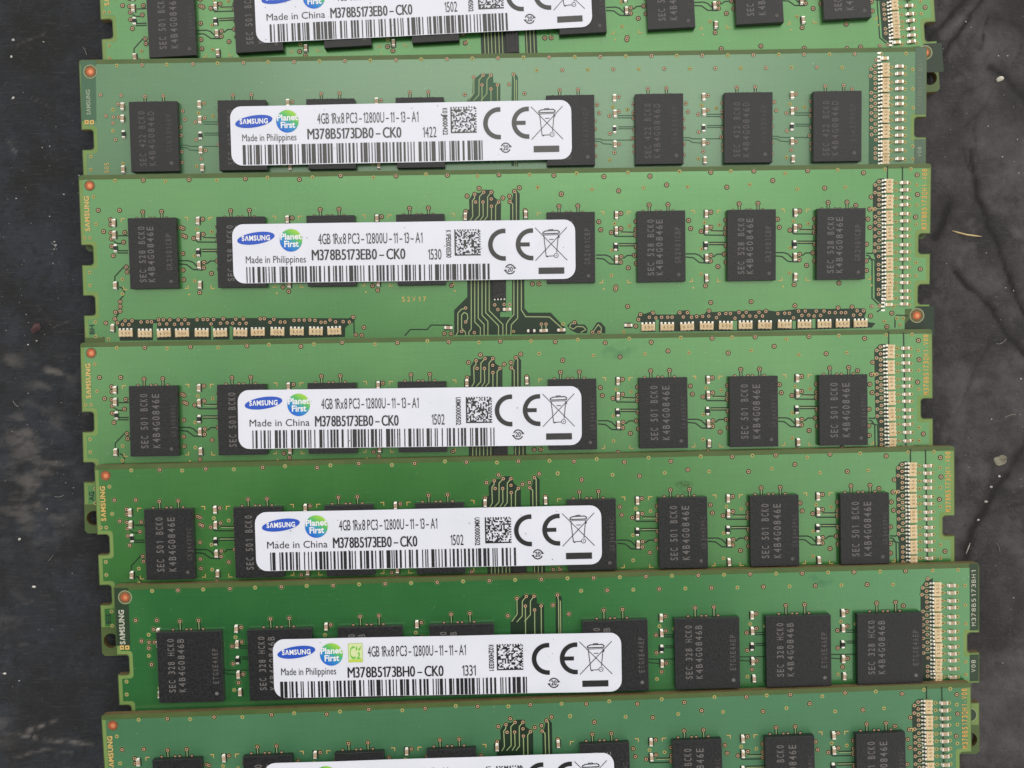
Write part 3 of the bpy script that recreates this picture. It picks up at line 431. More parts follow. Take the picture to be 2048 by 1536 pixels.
    base = mix(noise(0.55, 9, 0.46, 0.60, 0.7), base, mix(attr('side'), (0.011, 0.0115, 0.014, 1), (0.024, 0.0225, 0.025, 1)))
    base = mix(noise(0.8, 9, 0.55, 0.68, 0.66), base, mix(attr('side'), (0.017, 0.020, 0.027, 1), (0.092, 0.084, 0.091, 1)))  # paler patches on the right imitate sheen in the colour
    base = mix(noise(14, 9, 0.56, 0.74, 0.78), base, mix(attr('side'), (0.060, 0.057, 0.062, 1), (0.090, 0.083, 0.085, 1)))
    st = N.new('ShaderNodeMath'); st.operation = 'MULTIPLY'; st.inputs[1].default_value = 0.35
    L.new(noise(6, 6, 0.56, 0.68, 0.7, ((0.5, 9, 1), 0.5)), st.inputs[0])
    base = mix(st.outputs[0], base, (0.10, 0.094, 0.096, 1))
    base = mix(attr('crease'), base, (0.014, 0.0125, 0.0130, 1))
    base = mix(attr('scuff'), base, (0.19, 0.175, 0.17, 1))
    L.new(base, b.inputs['Base Color'])
    b.inputs['Roughness'].default_value = 0.5; b.inputs['Specular IOR Level'].default_value = 0.22
    bp = N.new('ShaderNodeBump'); bp.inputs['Strength'].default_value = 0.8; bp.inputs['Distance'].default_value = 0.02
    L.new(noise(20, 8, 0.2, 0.8, 0.7), bp.inputs['Height']); L.new(bp.outputs[0], b.inputs['Normal'])
    me.materials.append(m)
    o = bpy.data.objects.new('table_surface', me); COL.objects.link(o)
    tag(o, 'worn black tabletop with pale scuffs on the left and dark creases on the right', 'tabletop', kind='structure')
make_table()

# ------------------------------------------------------------------ printed circuit boards
W, HT, T, CH = 133.35, 30.0, 1.27, 1.1
Z1, Z2, Z3, Z4, Z5 = T + 0.018, T + 0.034, T + 0.050, T + 0.066, T + 0.082   # mask, gaps, traces, pads, holes
CX = {'a': [11.64, 25.44, 39.49, 53.51, 76.92, 91.03, 105.11, 119.02], 'b': [11.83, 25.73, 39.65, 53.64, 77.23, 91.12, 105.11, 119.01], 'c': [11.63, 25.63, 39.49, 53.52, 77.08, 91.15, 105.14, 119.14]}
CW = {'a': 7.52, 'b': 7.55, 'c': 9.96}
CV = {'a': (6.89, 17.9), 'b': (6.89, 17.79), 'c': (7.17, 18.21)}

def arc(cx, cy, r, a0, a1, n=5):
    return [(cx + r * math.cos(math.radians(a0 + (a1 - a0) * i / n)), cy + r * math.sin(math.radians(a0 + (a1 - a0) * i / n))) for i in range(n + 1)]
def half_outline(e, inset):
    """left side, top to bottom, as (u, v): end notches with rounded inner corners"""
    d = 1.85 + inset; i = inset; r = 0.55
    p = []
    for v0, v1 in ((10.87, 14.0), (18.8, 21.9)):
        v0 -= i; v1 += i
        p += [(i, v0), (d - r, v0)] + [(d - r + r * math.sin(a), v0 + r - r * math.cos(a)) for a in (0.5, 1.0, 1.4)]
        p += [(d - r + r * math.cos(a), v1 - r + r * math.sin(a)) for a in (0.15, 0.6, 1.1)] + [(d - r, v1), (i, v1)]
    return p
def board_outline(i):
    L = half_outline(0, i); c = 0.45
    left = [(i + c, i), (i + .1, i + .12), (i, i + c)] + L + [(i, HT - i - c), (i + c, HT - i)]
    right = [(W - u, v) for u, v in left]
    key = [(69.5 - 1, HT - i), (69.5 - 1, 27.0), (71.5, 27.0), (71.5, HT - i)] if i == 0 else []
    return P(left + key + right[::-1])
HOLES = [(1.45, 27.6), (W - 1.5, 27.75)]

def via(b, x, y, kind='R'):
    y = -y
    if kind == 'R':
        b.disc(x, y, 0.46, Z1 + .005, 'glow', 16); b.disc(x, y, 0.405, Z2, 'dark', 16); b.disc(x, y, 0.255, Z4, 'pad', 14); b.disc(x, y, 0.125, Z5, 'hole', 8)
    elif kind == 'r':
        b.disc(x, y, 0.345, Z2, 'strip', 16); b.disc(x, y, 0.26, Z4, 'pad', 14); b.disc(x, y, 0.12, Z5, 'hole', 8)
    else:
        b.disc(x, y, 0.34, Z2, 'glow', 14); b.disc(x, y, 0.22, Z4, 'halo', 12); b.disc(x, y, 0.115, Z5, 'hole', 8)

def core(b, mask):
    out = board_outline(0)
    holes = [[(hx + 1.15 * math.cos(a), -hy + 1.15 * math.sin(a)) for a in [2 * math.pi * k / 28 for k in range(28)]] for hx, hy in HOLES]
    b.poly(out, T, 'margin', holes)
    b.poly(out, 0, 'margin', holes)
    for loop in [out] + holes:
        n = len(loop); o = [(x, y, T + 0.0005) for x, y in loop] + [(x, y, 0) for x, y in loop]
        b.add(o, [[k, (k + 1) % n, n + (k + 1) % n, n + k] for k in range(n)], 'edge')
    pl = half_outline(0, 0.62); i = 0.66
    left = [(i + .1, 0.72), (i, 0.82)] + [(max(u, i), v) for u, v in pl] + [(i, 25.3), (3.2, 25.3), (3.2, 29.3)]
    right = [(W - u, v) for u, v in [(i + .1, 0.72), (i, 0.82)] + [(max(u, i), v) for u, v in pl] + [(3.9, 22.6), (3.9, 29.3)]]
    b.poly(P(left + right[::-1]), Z1, mask)
    ho = half_outline(0, .12)
    for f in (lambda u: u, lambda u: W - u):         # pale bare strip along each short side
        b.poly(P([(f(.12), .75)] + [(f(u), v) for u, v in ho] + [(f(.12), 25.4), (f(2.8), 25.4), (f(2.8), .75)]), T + .007, 'rim')
    for u in np.arange(6, 128, 1.0):            # edge contacts along the bottom
        if 67 < u < 73: continue
        b.rect(u, -27.4, u + .72, -29.9, Z2, 'gold')

def side_label(b, t, u, v, h, ln, m, bold=0.0, mono=False):
    """legend reading upwards, centred on (u, v)"""
    b.text(t, u + h / 2, -(v + ln / 2), ln, h, 90, Z4, m, bold, mono)

def chip_vias(b, kind, key, tops, lines):
    for cx in CX[key]:
        v0 = CV[key][0]
        for dx, v in tops:
            via(b, cx + dx, v, kind); b.line([(cx + dx + .02, -v - .2), (cx + dx + .02, -v0 - .1)], 0.13, Z3, 'trace')
            b.line([(cx + dx - .17, -v - .2), (cx + dx - .17, -v0 - .1)], 0.14, Z2, 'dark'); b.line([(cx + dx + .2, -v - .2), (cx + dx + .2, -v0 - .1)], 0.14, Z2, 'dark')
        for dx in (-0.62, 0.08, 1.95, -2.7):
            b.disc(cx + dx, -v0 + .02, 0.30, Z2, 'dark', 14); b.disc(cx + dx, -v0 + .02, 0.19, Z4, 'pad', 12)

def colshift(key, l): return [(u, v + (0.32 if key == 'c' else 0)) for u, v in l]
def right_column(b, arrc, caprow, viac, vial, capc):
    for u, v in vial:
        via(b, u, v, 'r')
        b.line([(u + .15, -v), (125.95, -v)], 0.10, Z3, 'trace')
    for u, v in viac:
        via(b, u, v, 'S')
    for u, v in caprow:
        b.line([(127.55, -v), (129.0, -v)], 0.10, Z3, 'halo')

def board_a(mask='mask_a', code='BH'):
    b = MB(); core(b, mask)
    for n, poly in enumerate(A['clear']):
        b.poly(P(poly), Z2, 'dark')
    for poly in A['strip']: b.poly(P(poly), Z2, 'dark')
    for poly in A['isl'] + A['gaps']: b.poly(P(poly), Z3 - .004, mask)
    for l in A['dk']: b.line(P(l), 0.2, Z2, 'dark')
    for l in A['tr']: b.line(P(l), 0.15, Z3, 'trace')
    for u, v in A['R'] + A['Rb']: via(b, u, v, 'R')
    for u, v in A['S']: via(b, u, v, 'S')
    g = A['g']; cx = CX['a']
    for k in range(1, 9):
        c = cx[k - 1]
        for u, v in g['brL']:
            sg = 1 if v < 10 else -1
            b.line([(c + u - .2, -v - sg * .52), (c + u - .2, -v), (c + u + .4, -v)], 0.12, Z4, 'silk')
        cr = c + (cx[6] - cx[5]) 
        for u, v in g['brR']:
            sg = 1 if v < 10 else -1
            b.line([(cr + u + .12, -v - sg * .52), (cr + u + .12, -v), (cr + u - .42, -v)], 0.12, Z4, 'silk')
        for u, v in g['dot']: b.disc(cr + u + .0, -v - .3, 0.13, Z4, 'silk', 10)
        if k in (1, 5): continue
        for u, v in g['R']: via(b, c + u, v, 'R')
        for u, v in g['S']: via(b, c + u, v, 'S')
        for l in g['dk']: b.line([(c + u, -v) for u, v in l], 0.2, Z2, 'dark')
        for u, v in g['pad'][:4 if k == 6 else 5]: b.rect(c + u - .42, -v - .66, c + u + .42, -v + .66, Z2, 'dark')
        for l in (g['dk'][2], g['dk'][0]): b.line([(c + u + .1, -v - .17) for u, v in l], 0.12, Z3, 'trace')
    for k in (0, 3, 7):                               # escape vias to the right of the chips that end a group
        for du, v in ((4.5, 8.5), (4.85, 9.8), (4.35, 12.4), (4.3, 15.0), (4.35, 16.5)): via(b, cx[k] + du, v, 'R')
    for u, v, o in A['cap']: b.rect(u - .42, -v - .66, u + .42, -v + .66, Z2, 'dark')
    for u, v in A['caph']: b.rect(u - .66, -v - .42, u + .66, -v + .42, Z2, 'dark')
    chip_vias(b, 'R', 'a', A['top'], None)
    right_column(b, A['arrc'], A['caprow'], A['viac'], A['vial'], A['capc'])
    for i, (u, v) in enumerate(A['fid']):
        v = -v
        if i: b.ring(u, v, 1.02, 1.16, Z3, 'ringl')
        b.disc(u, v, 1.0 if i else .84, Z3 - .006, 'edge', 28); b.disc(u, v, .62, Z4, 'copper', 24); b.disc(u + .05, v - .02, .34, Z5, 'coppin', 18)
    side_label(b, 'S\u039bMSUNG', 1.16, 6.0, 0.72, 5.45, 'silk', 0.035)
    side_label(b, 'M378B5173QH1-V08', 132.28, 5.55, 0.80, 9.55, 'silko', 0.02, True)
    side_label(b, code, 1.2, 24.15, 0.72, 1.5, 'inkd', 0.03)
    b.text('52V17', 50.1, -20.4, 4.2, 0.75, 0, Z4, 'silk', 0.0, True, 0.62)
    for u, v in A['arrc'] + A['capc']:                # legs of the array pads
        for q in range(4): b.rect(u - 1.1, -(v - .9 + q * .6) - .13, u - .5, -(v - .9 + q * .6) + .13, Z4, 'tin')
    return b.mesh('circuit_board')

def board_bc(key):
    b = MB(); core(b, 'mask_' + key); D = BD; cx = CX[key]
    if key == 'b':
        b.poly(P([(0.25, 0.12), (2.64, 0.15), (2.4, 9.57), (0.12, 9.53)]), Z2, 'stripb')
        b.poly(P([(131.55, 0.1), (133.2, 0.1), (133.2, 10.5), (131.6, 10.5)]), Z2, 'stripbr'); b.poly(P([(131.5, 14.3), (133.2, 14.3), (133.2, 18.5), (131.5, 18.5)]), Z2, 'stripbr')
        dk = 'strip'
    else:
        b.poly(P([(0.15, 0.35), (2.27, 0.45), (2.2, 9.41), (0.1, 9.41)]), Z2, 'stripc')
        b.poly(P([(131.85, 0.1), (133.2, 0.1), (133.2, 10.5), (131.9, 10.5)]), Z2, 'stripc'); b.poly(P([(131.85, 14.3), (133.2, 14.3), (133.2, 18.5), (131.85, 18.5)]), Z2, 'stripc')
        dk = 'dark'
    for poly in D['clear']: b.poly(P(poly), Z2, dk)
    b.poly(P([(124.3, 3.6), (125.2, 2.4), (126.2, 2.2), (126.2, 21), (124.3, 21)]), Z2, dk)
    for l in D['tr']: b.line(P(l), 0.14, Z3, 'trace')
    for u, v in D['pads']:
        b.rect(u - .33, -v - .33, u + .33, -v + .33, Z4, 'silk'); b.disc(u, -v, .12, Z5, 'hole', 8)
    kd = 'r' if key == 'b' else 'R'
    for u, v in D['R']: via(b, u, v, kd)
    for u, v in D['S']: via(b, u, v, 'S')
    g = D['g']
    for k in range(2, 9):
        if k == 5: continue
        c = cx[k - 1]
        for u, v in g['R']:
            if not (key == 'c' and abs(u) < 5): via(b, c + u, v, kd)
        for u, v in g['E']:
            if key == 'b': via(b, c + u, v, kd)
        for u, v in g['S']: via(b, c + u, v, 'S')
        for l in g['dk']: b.line([(c + u, -v) for u, v in l], 0.16, Z2, 'strip' if key == 'b' else 'dark')
        if key == 'c':
            for u, v in [p for p in g['cap'] + g['res'] if not (k == 6 and p[1] > 16.8)]: b.rect(c + u - .42, -v - .62, c + u + .42, -v + .62, Z2, 'dark')
    chip_vias(b, kd, key, D['top'], None)
    right_column(b, *[colshift(key, D[q]) for q in ('arrc', 'caprow', 'viac', 'vial', 'capc')])
    u, v = 1.75, -1.85
    b.disc(u, v, 1.08, Z3, 'ringl', 28); b.disc(u, v, .95, Z3 + .012, 'edge', 26); b.disc(u, v, .64, Z4, 'copper', 24); b.disc(u + .05, v - .02, .35, Z5, 'coppin', 18)
    hx, hy = HOLES[1]
    b.ring(W - 1.5, -23.8, 1.0, 1.14, Z3, 'ringl'); b.disc(W - 1.5, -23.8, .95, Z3, 'copper' if key == 'b' else 'stripc', 24)
    if key == 'b':
        side_label(b, 'S\u039bMSUNG', 1.27, 6.6, 0.62, 3.9, 'silkg', 0.02)
        side_label(b, 'M378B5173-JEB1', 132.25, 5.6, 0.62, 7.3, 'silkgd', 0.0, True); side_label(b, 'V08', 132.3, 16.3, 0.62, 1.7, 'silkg', 0.0, True)
        side_label(b, 'S05', 3.8, 16.9, 0.7, 1.8, 'silk', 0.0, True)
    else:
        side_label(b, 'S\u039bMSUNG', 1.05, 6.5, 0.78, 5.4, 'silkw', 0.035)
        side_label(b, 'M378B5173BH1', 132.45, 5.4, 0.66, 9.0, 'silkw', 0.0, True, ); side_label(b, 'V08', 132.4, 16.1, 0.66, 2.1, 'silkw', 0.0, True)
    for u, v in colshift(key, D['arrc'] + (D['capc'] if key == 'b' else [])):
        for q in range(4): b.rect(u - 1.1, -(v - .9 + q * .6) - .13, u - .5, -(v - .9 + q * .6) + .13, Z4, 'tin')
    return b.mesh('circuit_board')
BOARD = {'a': board_a(), 'a4': board_a('mask_a', 'AG'), 'a5': board_a('mask_a', 'EI'), 'd': board_a('mask_d'), 'b': board_bc('b'), 'c': board_bc('c')}

# ------------------------------------------------------------------ small parts, modelled once and copied
def cap_mesh(kind):
    """0402 chip part lying along y, on z = 0"""
    b = MB(); body = {'cap': 'ceram', 'res': 'resb', 'pale': 'arr'}[kind]; hz = 0.46 if kind != 'res' else 0.34
    b.rbox(0, 0, 0.03, 0.50, 0.70, hz - .04, 0.03, body, 1)
    for s in (1, -1):
        b.rbox(0, s * 0.42, 0.02, 0.54, 0.26, hz, 0.09, 'tin', 3)
        b.rbox(0, s * 0.57, 0.0, 0.50, 0.20, 0.20, 0.09, 'tin', 3)
    return b.mesh({'cap': 'capacitor', 'res': 'resistor', 'pale': 'capacitor'}[kind])
def arr_mesh(t):
    """four-resistor array, long side along y, on z = 0"""
    b = MB()
    b.rbox(0, 0, 0.05, 1.02, 2.14, 0.40, 0.05, 'arr', 2)
    for s in (1, -1):
        for q in range(4):
            b.rbox(.62 if s > 0 else -.52, -0.9 + q * 0.6, 0.03, 0.40 if s > 0 else .16, 0.34, 0.34, 0.07, 'tin', 2)
    for i, c in enumerate(t):
        vs, fs, x0, x1 = glyphs(c, 0.0)
        b.text(c, 0.24, -0.62 + i * 0.52 - 0.16, 0.30, 0.42, 90, 0.457, 'arrd', 0.0)
    return b.mesh('resistor_array')
def chip_mesh(key, lines):
    w = CW[key]; v0, v1 = CV[key]; h = v1 - v0
    b = MB()
    b.rbox(0, 0, 0.06, w - .04, h - .04, 0.26, 0.02, 'chipsub', 1)
    b.rbox(0, 0, 0.31, w, h, CH - 0.31, 0.05, 'chip', 2)
    L, Bt = -w / 2, -h / 2; zt = CH + 0.008
    for t, xc, cap, y0, ln, m in lines:
        b.text(t, L + xc + cap / 2, Bt + y0, ln, cap, 90, zt, m, 0.012, True, 0.66)
    dx, dy, r = {'a': (6.45, 1.1, .27), 'b': (6.4, 1.3, .30), 'c': (8.95, 1.3, .28)}[key]
    b.disc(L + dx, Bt + dy, r, zt, 'markd' if key != 'c' else 'mark', 16)
    return b.mesh('memory_chip')
MARKS = {
 1: [('SEC 501 BCK0', 2.3, 1.1, 1.15, 8.7, 'mark'), ('K4B4G0846E', 4.15, 1.1, 1.15, 8.7, 'mark'), ('GRJ4439WC', 6.85, .72, 2.9, 5.2, 'markx')],
 2: [('SEC 422 BCK0', 1.95, 1.0, .8, 8.7, 'markd'), ('K4B4G0846D', 3.4, 1.0, .8, 8.7, 'markd'), ('GW6339AEP', 6.15, .85, 2.9, 6.1, 'markx')],
 3: [('SEC 528 BCK0', 2.1, 1.0, .9, 8.9, 'mark'), ('K4B4G0846E', 3.45, 1.0, .9, 8.9, 'mark'), ('GR2W01CBP', 6.3, .85, 2.75, 5.8, 'markd')],
 4: None, 5: None,
 6: [('SEC 328 HCK0', 2.15, 1.0, 1.5, 8.6, 'mark'), ('K4B4G0846B', 3.7, 1.0, 1.5, 8.6, 'mark'), ('ETGXE4AEP', 8.9, .85, 2.75, 5.7, 'markd')],
 7: None}

# ------------------------------------------------------------------ printed labels
LW, LH, LR = 53.4, 9.17, 1.75
def base_label(b):
    xs = sorted(set([0.0, LW] + [round(x, 3) for x in np.arange(0.6, LW, 0.6)] + [LR * (1 - math.cos(a)) for a in (.3, .6, .85, 1.1, 1.35)] + [LW - LR * (1 - math.cos(a)) for a in (.3, .6, .85, 1.1, 1.35)]))
    ny = 12; vs = []; fs = []
    for x in xs:
        e = min(x, LW - x); c = LR - math.sqrt(max(0, LR ** 2 - (LR - e) ** 2)) if e < LR else 0
        c = min(c, LH / 2 - .9)
        for j in range(ny + 1): vs.append((x, -(c + (LH - 2 * c) * j / ny), 0.085))
    k = ny + 1
    for i in range(len(xs) - 1):
        for j in range(ny): fs.append([i * k + j, i * k + j + 1, (i + 1) * k + j + 1, (i + 1) * k + j])
    b.add(vs, fs, 'paper')
    rim = [i * k for i in range(len(xs))] + [(len(xs) - 1) * k + j for j in range(1, k)] + [i * k + ny for i in range(len(xs) - 2, -1, -1)] + [j for j in range(ny - 1, 0, -1)]
    n = len(rim); o = [vs[i] for i in rim] + [(vs[i][0], vs[i][1], 0.0) for i in rim]
    b.add(o, [[q, n + q, n + (q + 1) % n, (q + 1) % n] for q in range(n)], 'paper')

def bin_mark(b, x0, y0, x1, y1, z):
    """crossed-out wheeled bin"""
    w, h = x1 - x0, y1 - y0
    f = lambda u, v: (x0 + u * w, -(y0 + v * h)); t = 0.10
    b.line([f(0, 0), f(1, 1)], t, z, 'ink'); b.line([f(0, 1), f(1, 0)], t, z, 'ink')
    b.line([f(.27, .24), f(.34, .87), f(.62, .86)], t * 1.1, z, 'ink'); b.line([f(.73, .22), f(.67, .76)], t * 1.1, z, 'ink')
    b.line([f(.24, .19), f(.25, .14), f(.34, .10), f(.70, .09), f(.76, .13), f(.75, .18), f(.24, .19)], t * 1.5, z, 'ink')
    b.line([f(.25, .23), f(.72, .22)], t * .8, z, 'ink'); b.line([f(.43, .10), f(.43, .065), f(.56, .06), f(.56, .095)], t, z, 'ink')
    b.line([f(.44, .36), f(.58, .36)], t * 1.1, z, 'ink'); b.line([f(.74, .23), f(.76, .30), f(.72, .31)], t, z, 'ink'); b.rect(*f(.35, .86), *f(.40, .90), z, 'ink')
    cx, cy = f(.655, .85); b.disc(cx, cy, .37, z + .012, 'paper', 18); b.ring(cx, cy, .27, .36, z + .024, 'ink', n=18); b.disc(cx, cy, .09, z + .024, 'ink', 8)

def label_mesh(c):
    b = MB(); base_label(b); z = 0.118
    ex, ey = c['ell']; gx, gy = c['globe']
    b.disc(ex, -ey, 2.95, z, 'inkb', 48, 0.92, math.radians(8))
    b.text('S\u039bMSUNG', ex - 2.2, -ey - .36 - .02, 4.4, 0.74, 1.0, z + .016, 'inkw', 0.035)
    # globe with a printed blue-to-green blend
    o = len(b.v); n = 40; zz = b.z(z)
    vs = [(gx, -gy, zz)]; fs = []
    for r in (0.6, 1.2, 1.75):
        for i in range(n): a = 2 * math.pi * i / n; vs.append((gx + r * math.cos(a), -gy + r * math.sin(a), zz))
    fs += [[0, 1 + i, 1 + (i + 1) % n] for i in range(n)]
    for q in range(2): fs += [[1 + q * n + i, 1 + (q + 1) * n + i, 1 + (q + 1) * n + (i + 1) % n, 1 + q * n + (i + 1) % n] for i in range(n)]
    b.add(vs, fs, 'globe')
    for i, (x, y, _) in enumerate(vs): b.tone[o + i] = min(1, max(0, 0.5 + ((x - gx) * .55 + (y + gy) * .8) / 3.3))
    b.text('Planet', gx - 1.62, -gy + .12, 3.3, .92, 1, z + .016, 'inkw', 0.03); b.text('First', gx - 1.05, -gy - 1.02, 2.25, .92, 1, z + .016, 'inkw', 0.03)
    if 'g2' in c:
        x0, y0, x1, y1 = c['g2']
        b.rect(x0, -y0, x1, -y1, z, 'g2f'); b.rect(x0 + .1, -y0 - .1, x1 - .1, -y1 + .45, z + .012, 'g2in'); b.rect(x0 + .1, -y1 + .3, x1 - .1, -y1 + .08, z + .012, 'g2y')
        b.text('G', x0 + .22, -y1 + .62, .95, 1.75, 0, z + .024, 'g2g', 0.05); b.text('2', x0 + 1.25, -y1 + .55, .62, .98, 0, z + .024, 'g2g', 0.04)
        b.poly([(x0 + 1.2, -y0 - 1.25), (x0 + 1.15, -y0 - .75), (x0 + 1.35, -y0 - .35), (x0 + 1.45, -y0 - .9)], z + .024, 'g2g'); b.poly([(x0 + 1.5, -y0 - 1.2), (x0 + 1.6, -y0 - .8), (x0 + 1.98, -y0 - .55), (x0 + 1.85, -y0 - 1.05)], z + .024, 'g2g')
    t, x0, x1, by = c['speed']; b.text(t, x0, -by, x1 - x0, 1.62, c.get('ang', 0), z, 'ink', 0.0)
    t, x0, x1, by = c['part']; b.text(t, x0, -by, x1 - x0, 1.62, c.get('ang', 0), z, 'ink', 0.0, heavy=0.07)
    t, x0, x1, by = c['date']; b.text(t, x0, -by, x1 - x0, 1.62, 0, z, 'ink', 0.0)
    t, x0, x1, by = c['made']; b.text(t, x0, -by, x1 - x0, 1.08, 0, z, 'ink', 0.0)
    t, x0, y0, y1 = c['serial']; b.text(t, x0, -y0, y1 - y0, 0.74, -90, z, 'ink', 0.02, True, 0.95)
    dx, dy, dn = c['dm']; px = (4.05 if dn > 16 else 3.35) / dn; rd = random.Random(c['seed'] * 7 + 1)   # square cell mark: two solid sides, two dotted sides, mixed cells inside
    for i in range(dn):
        for j in range(dn):
            on = i == 0 or j == dn - 1 or (j == 0 and i % 2 == 0) or (i == dn - 1 and j % 2 == 1) or (0 < i < dn - 1 and 0 < j < dn - 1 and rd.random() < .47)
            if on: b.rect(dx + i * px, -(dy + j * px), dx + (i + 1) * px, -(dy + (j + 1) * px), z, 'ink')
    cx, cy = c['ce']
    for k, qx in enumerate((cx, cx + c.get('dce', 4.3))):
        b.ring(qx, -cy, 1.78, 2.48, z, 'ink', 90, 270, 40)
        b.rect(qx - .002, -cy + 1.78, qx + .24, -cy + 2.48, z, 'ink'); b.rect(qx - .002, -cy - 1.78, qx + .24, -cy - 2.48, z, 'ink')
        if k: b.rect(qx - 1.80, -cy + .31, qx - .31, -cy - .31, z, 'ink')
    x0, y0 = c['bin']; bin_mark(b, x0, y0, x0 + 4.95, y0 + 5.1, z)
    x0, y0 = c['bar']; b.rect(x0, -y0, x0 + 4.0, -y0 - .98, z, 'ink')
    rx, ry = c['ring']
    b.ring(rx, -ry, .62, .80, z, 'ink', 20, 160, 16); b.ring(rx, -ry, .62, .80, z, 'ink', 200, 340, 16)
    b.poly([(rx + .48, -ry + .02), (rx + .98, -ry + .1), (rx + .72, -ry + .42)], z, 'ink'); b.poly([(rx - .48, -ry - .02), (rx - .98, -ry - .1), (rx - .72, -ry - .42)], z, 'ink')
    b.text('20', rx - .42, -ry - .36, .84, .74, 0, z, 'ink', 0.02)
    # barcode
    x0, x1, y0, y1 = c['code']; rs = random.Random(c['seed']); seq = []
    while sum(seq) < 234:
        wds = [rs.choice((1, 1, 2, 2, 3, 4)) for _ in range(6)]
        if sum(wds) == 11: seq += wds
    u = (x1 - x0) / sum(seq); x = x0
    for i, wd in enumerate(seq):
        if i % 2 == 0:
            b.rect(x, -y0, x + wd * u, -y1, z, 'ink')
        x += wd * u
    # handling specks
    for _ in range(16): b.disc(rs.uniform(1, LW - 1), -rs.uniform(.4, LH - .4), rs.uniform(.03, .08), z + .03, 'chipsub', 6)
    ph = c['seed']
    warp = lambda x, y: 0.040 * math.sin(x * .30 + ph) + 0.012 * math.sin(x * .52 + y * .3 + ph * 2) + 0.010 * math.sin(y * .6 + ph)
    return b.mesh('label_sticker', warp)
NEW = dict(ell=(4.0, 2.05), globe=(9.45, 2.4), speed=('4GB 1Rx8 PC3-12800U-11-13-A1', 12.97, 28.1, 3.1), part=('M378B5173EB0-CK0', 11.95, 24.9, 5.8), date=('1502', 30.1, 32.1, 5.74), made=('Made in China', 1.78, 11.1, 5.68),
           serial=('U0MO000502', 33.9, 1.5, 5.84), ce=(42.4, 3.66), dce=4.35, bin=(47.36, 1.16), bar=(47.86, 7.3), dm=(35.45, 1.5, 20), ring=(43.5, 7.42), code=(2.2, 40.3, 6.3, 9.10))
LAB = {
 1: dict(NEW, seed=11), 4: dict(NEW, seed=14), 5: dict(NEW, seed=15), 7: dict(NEW, seed=17),
 3: dict(seed=3, ell=(3.68, 2.2), globe=(9.13, 2.6), speed=('4GB 1Rx8 PC3-12800U-11-13-A1', 13.4, 29.62, 3.28), part=('M378B5173EB0-CK0', 12.32, 26.84, 5.74), date=('1530', 30.46, 32.53, 5.9), made=('Made in Philippines', 2.0, 11.38, 6.06),
         serial=('K1PE00D0530', 33.31, 1.38, 5.64), ce=(42.31, 3.75), dce=4.3, bin=(47.17, 1.19), bar=(47.64, 7.38), dm=(34.6, 1.3, 20), ring=(43.19, 7.56), code=(2.03, 40.15, 6.64, 9.10)),
 2: dict(seed=2, ell=(3.69, 2.37), globe=(8.94, 2.45), speed=('4GB 1Rx8 PC3-12800U-11-13-A1', 13.63, 29.47, 2.95), part=('M378B5173DB0-CK0', 12.01, 26.68, 5.3), date=('1422', 30.12, 32.24, 5.36), made=('Made in Philippines', 1.8, 10.28, 5.42),
         serial=('K0JM000422', 33.27, .89, 5.06), ce=(42.07, 3.42), dce=4.46, bin=(47.1, 0.95), bar=(47.42, 7.03), dm=(34.5, .75, 20), ring=(43.03, 7.22), code=(1.8, 39.72, 6.0, 9.05)),
 6: dict(seed=6, ell=(3.6, 2.04), globe=(8.96, 2.5), g2=(11.55, .85, 13.75, 3.79), speed=('4GB 1Rx8 PC3-12800U-11-11-A1', 14.54, 29.58, 3.0), part=('M378B5173BH0-CK0', 11.36, 26.03, 6.2), date=('1331', 28.95, 31.03, 6.22), made=('Made in Philippines', 1.16, 9.61, 5.6),
         serial=('K02H000331', 33.1, 1.5, 5.63), ce=(42.14, 3.86), dce=4.29, bin=(47.0, 1.3), bar=(47.34, 7.35), dm=(34.3, 1.45, 20), ring=(42.97, 7.62), code=(.95, 39.0, 6.6, 9.12)),
}
LPOS = {1: (25.15, 7.40, -.45), 2: (23.95, 7.92, .28), 3: (24.2, 8.10, .04), 4: (24.92, 7.80, -.22), 5: (25.0, 7.68, -.10), 6: (24.55, 8.66, -.36), 7: (24.86, 7.97, -.33)}

# ------------------------------------------------------------------ the modules
POSE = {1: (-67.1291, 74.874, .0558, .02), 2: (-68.8138, 56.6894, .0142, .09), 3: (-68.4954, 38.3291, .0131, .095), 4: (-68.2805, 12.0771, .0161, .058), 5: (-65.437, -7.0246, .0229, .081), 6: (-62.0641, -25.4994, .027, .09), 7: (-63.6271, -45.224, .0384, .09)}
BOARDKEY = {4: 'a4', 5: 'a5', 7: 'd'}
KIND = {1: 'a', 2: 'b', 3: 'a', 4: 'a', 5: 'a', 6: 'c', 7: 'a'}
TEXT = {
 1: 'green memory module cut off by the top edge of the photo, lying most askew',
 2: 'pale grey-green memory module with label dated 1422 and a grey strip at its left end',
 3: 'green memory module with label dated 1530 and rows of cream arrays along its lower edge',
 4: 'green memory module directly below the one dated 1530, a bluish smudge above its label',
 5: 'green memory module just above the one with wide chips, brown scuff near its upper edge',
 6: 'deep green memory module with wide square chips and a leafy emblem on its 1331 label',
 7: 'green memory module cut off by the bottom edge of the photo, label only just showing',
}
def mods(r):
    x, y, th, s = POSE[r]; c = 1 / math.hypot(1, s)
    return Matrix.Translation((x * S, y * S, 30 * s * c * S)) @ Matrix.Rotation(th, 4, 'Z') @ Matrix.Rotation(math.atan(s), 4, 'X')
PROTO = {k: cap_mesh(k) for k in ('cap', 'res', 'pale')}
PROTO['arr'] = arr_mesh('051'); PROTO['arr2'] = arr_mesh('150')
icb = MB(); icb.rbox(0, 0, 0.02, 2.05, 3.2, .48, .05, 'chip', 2)
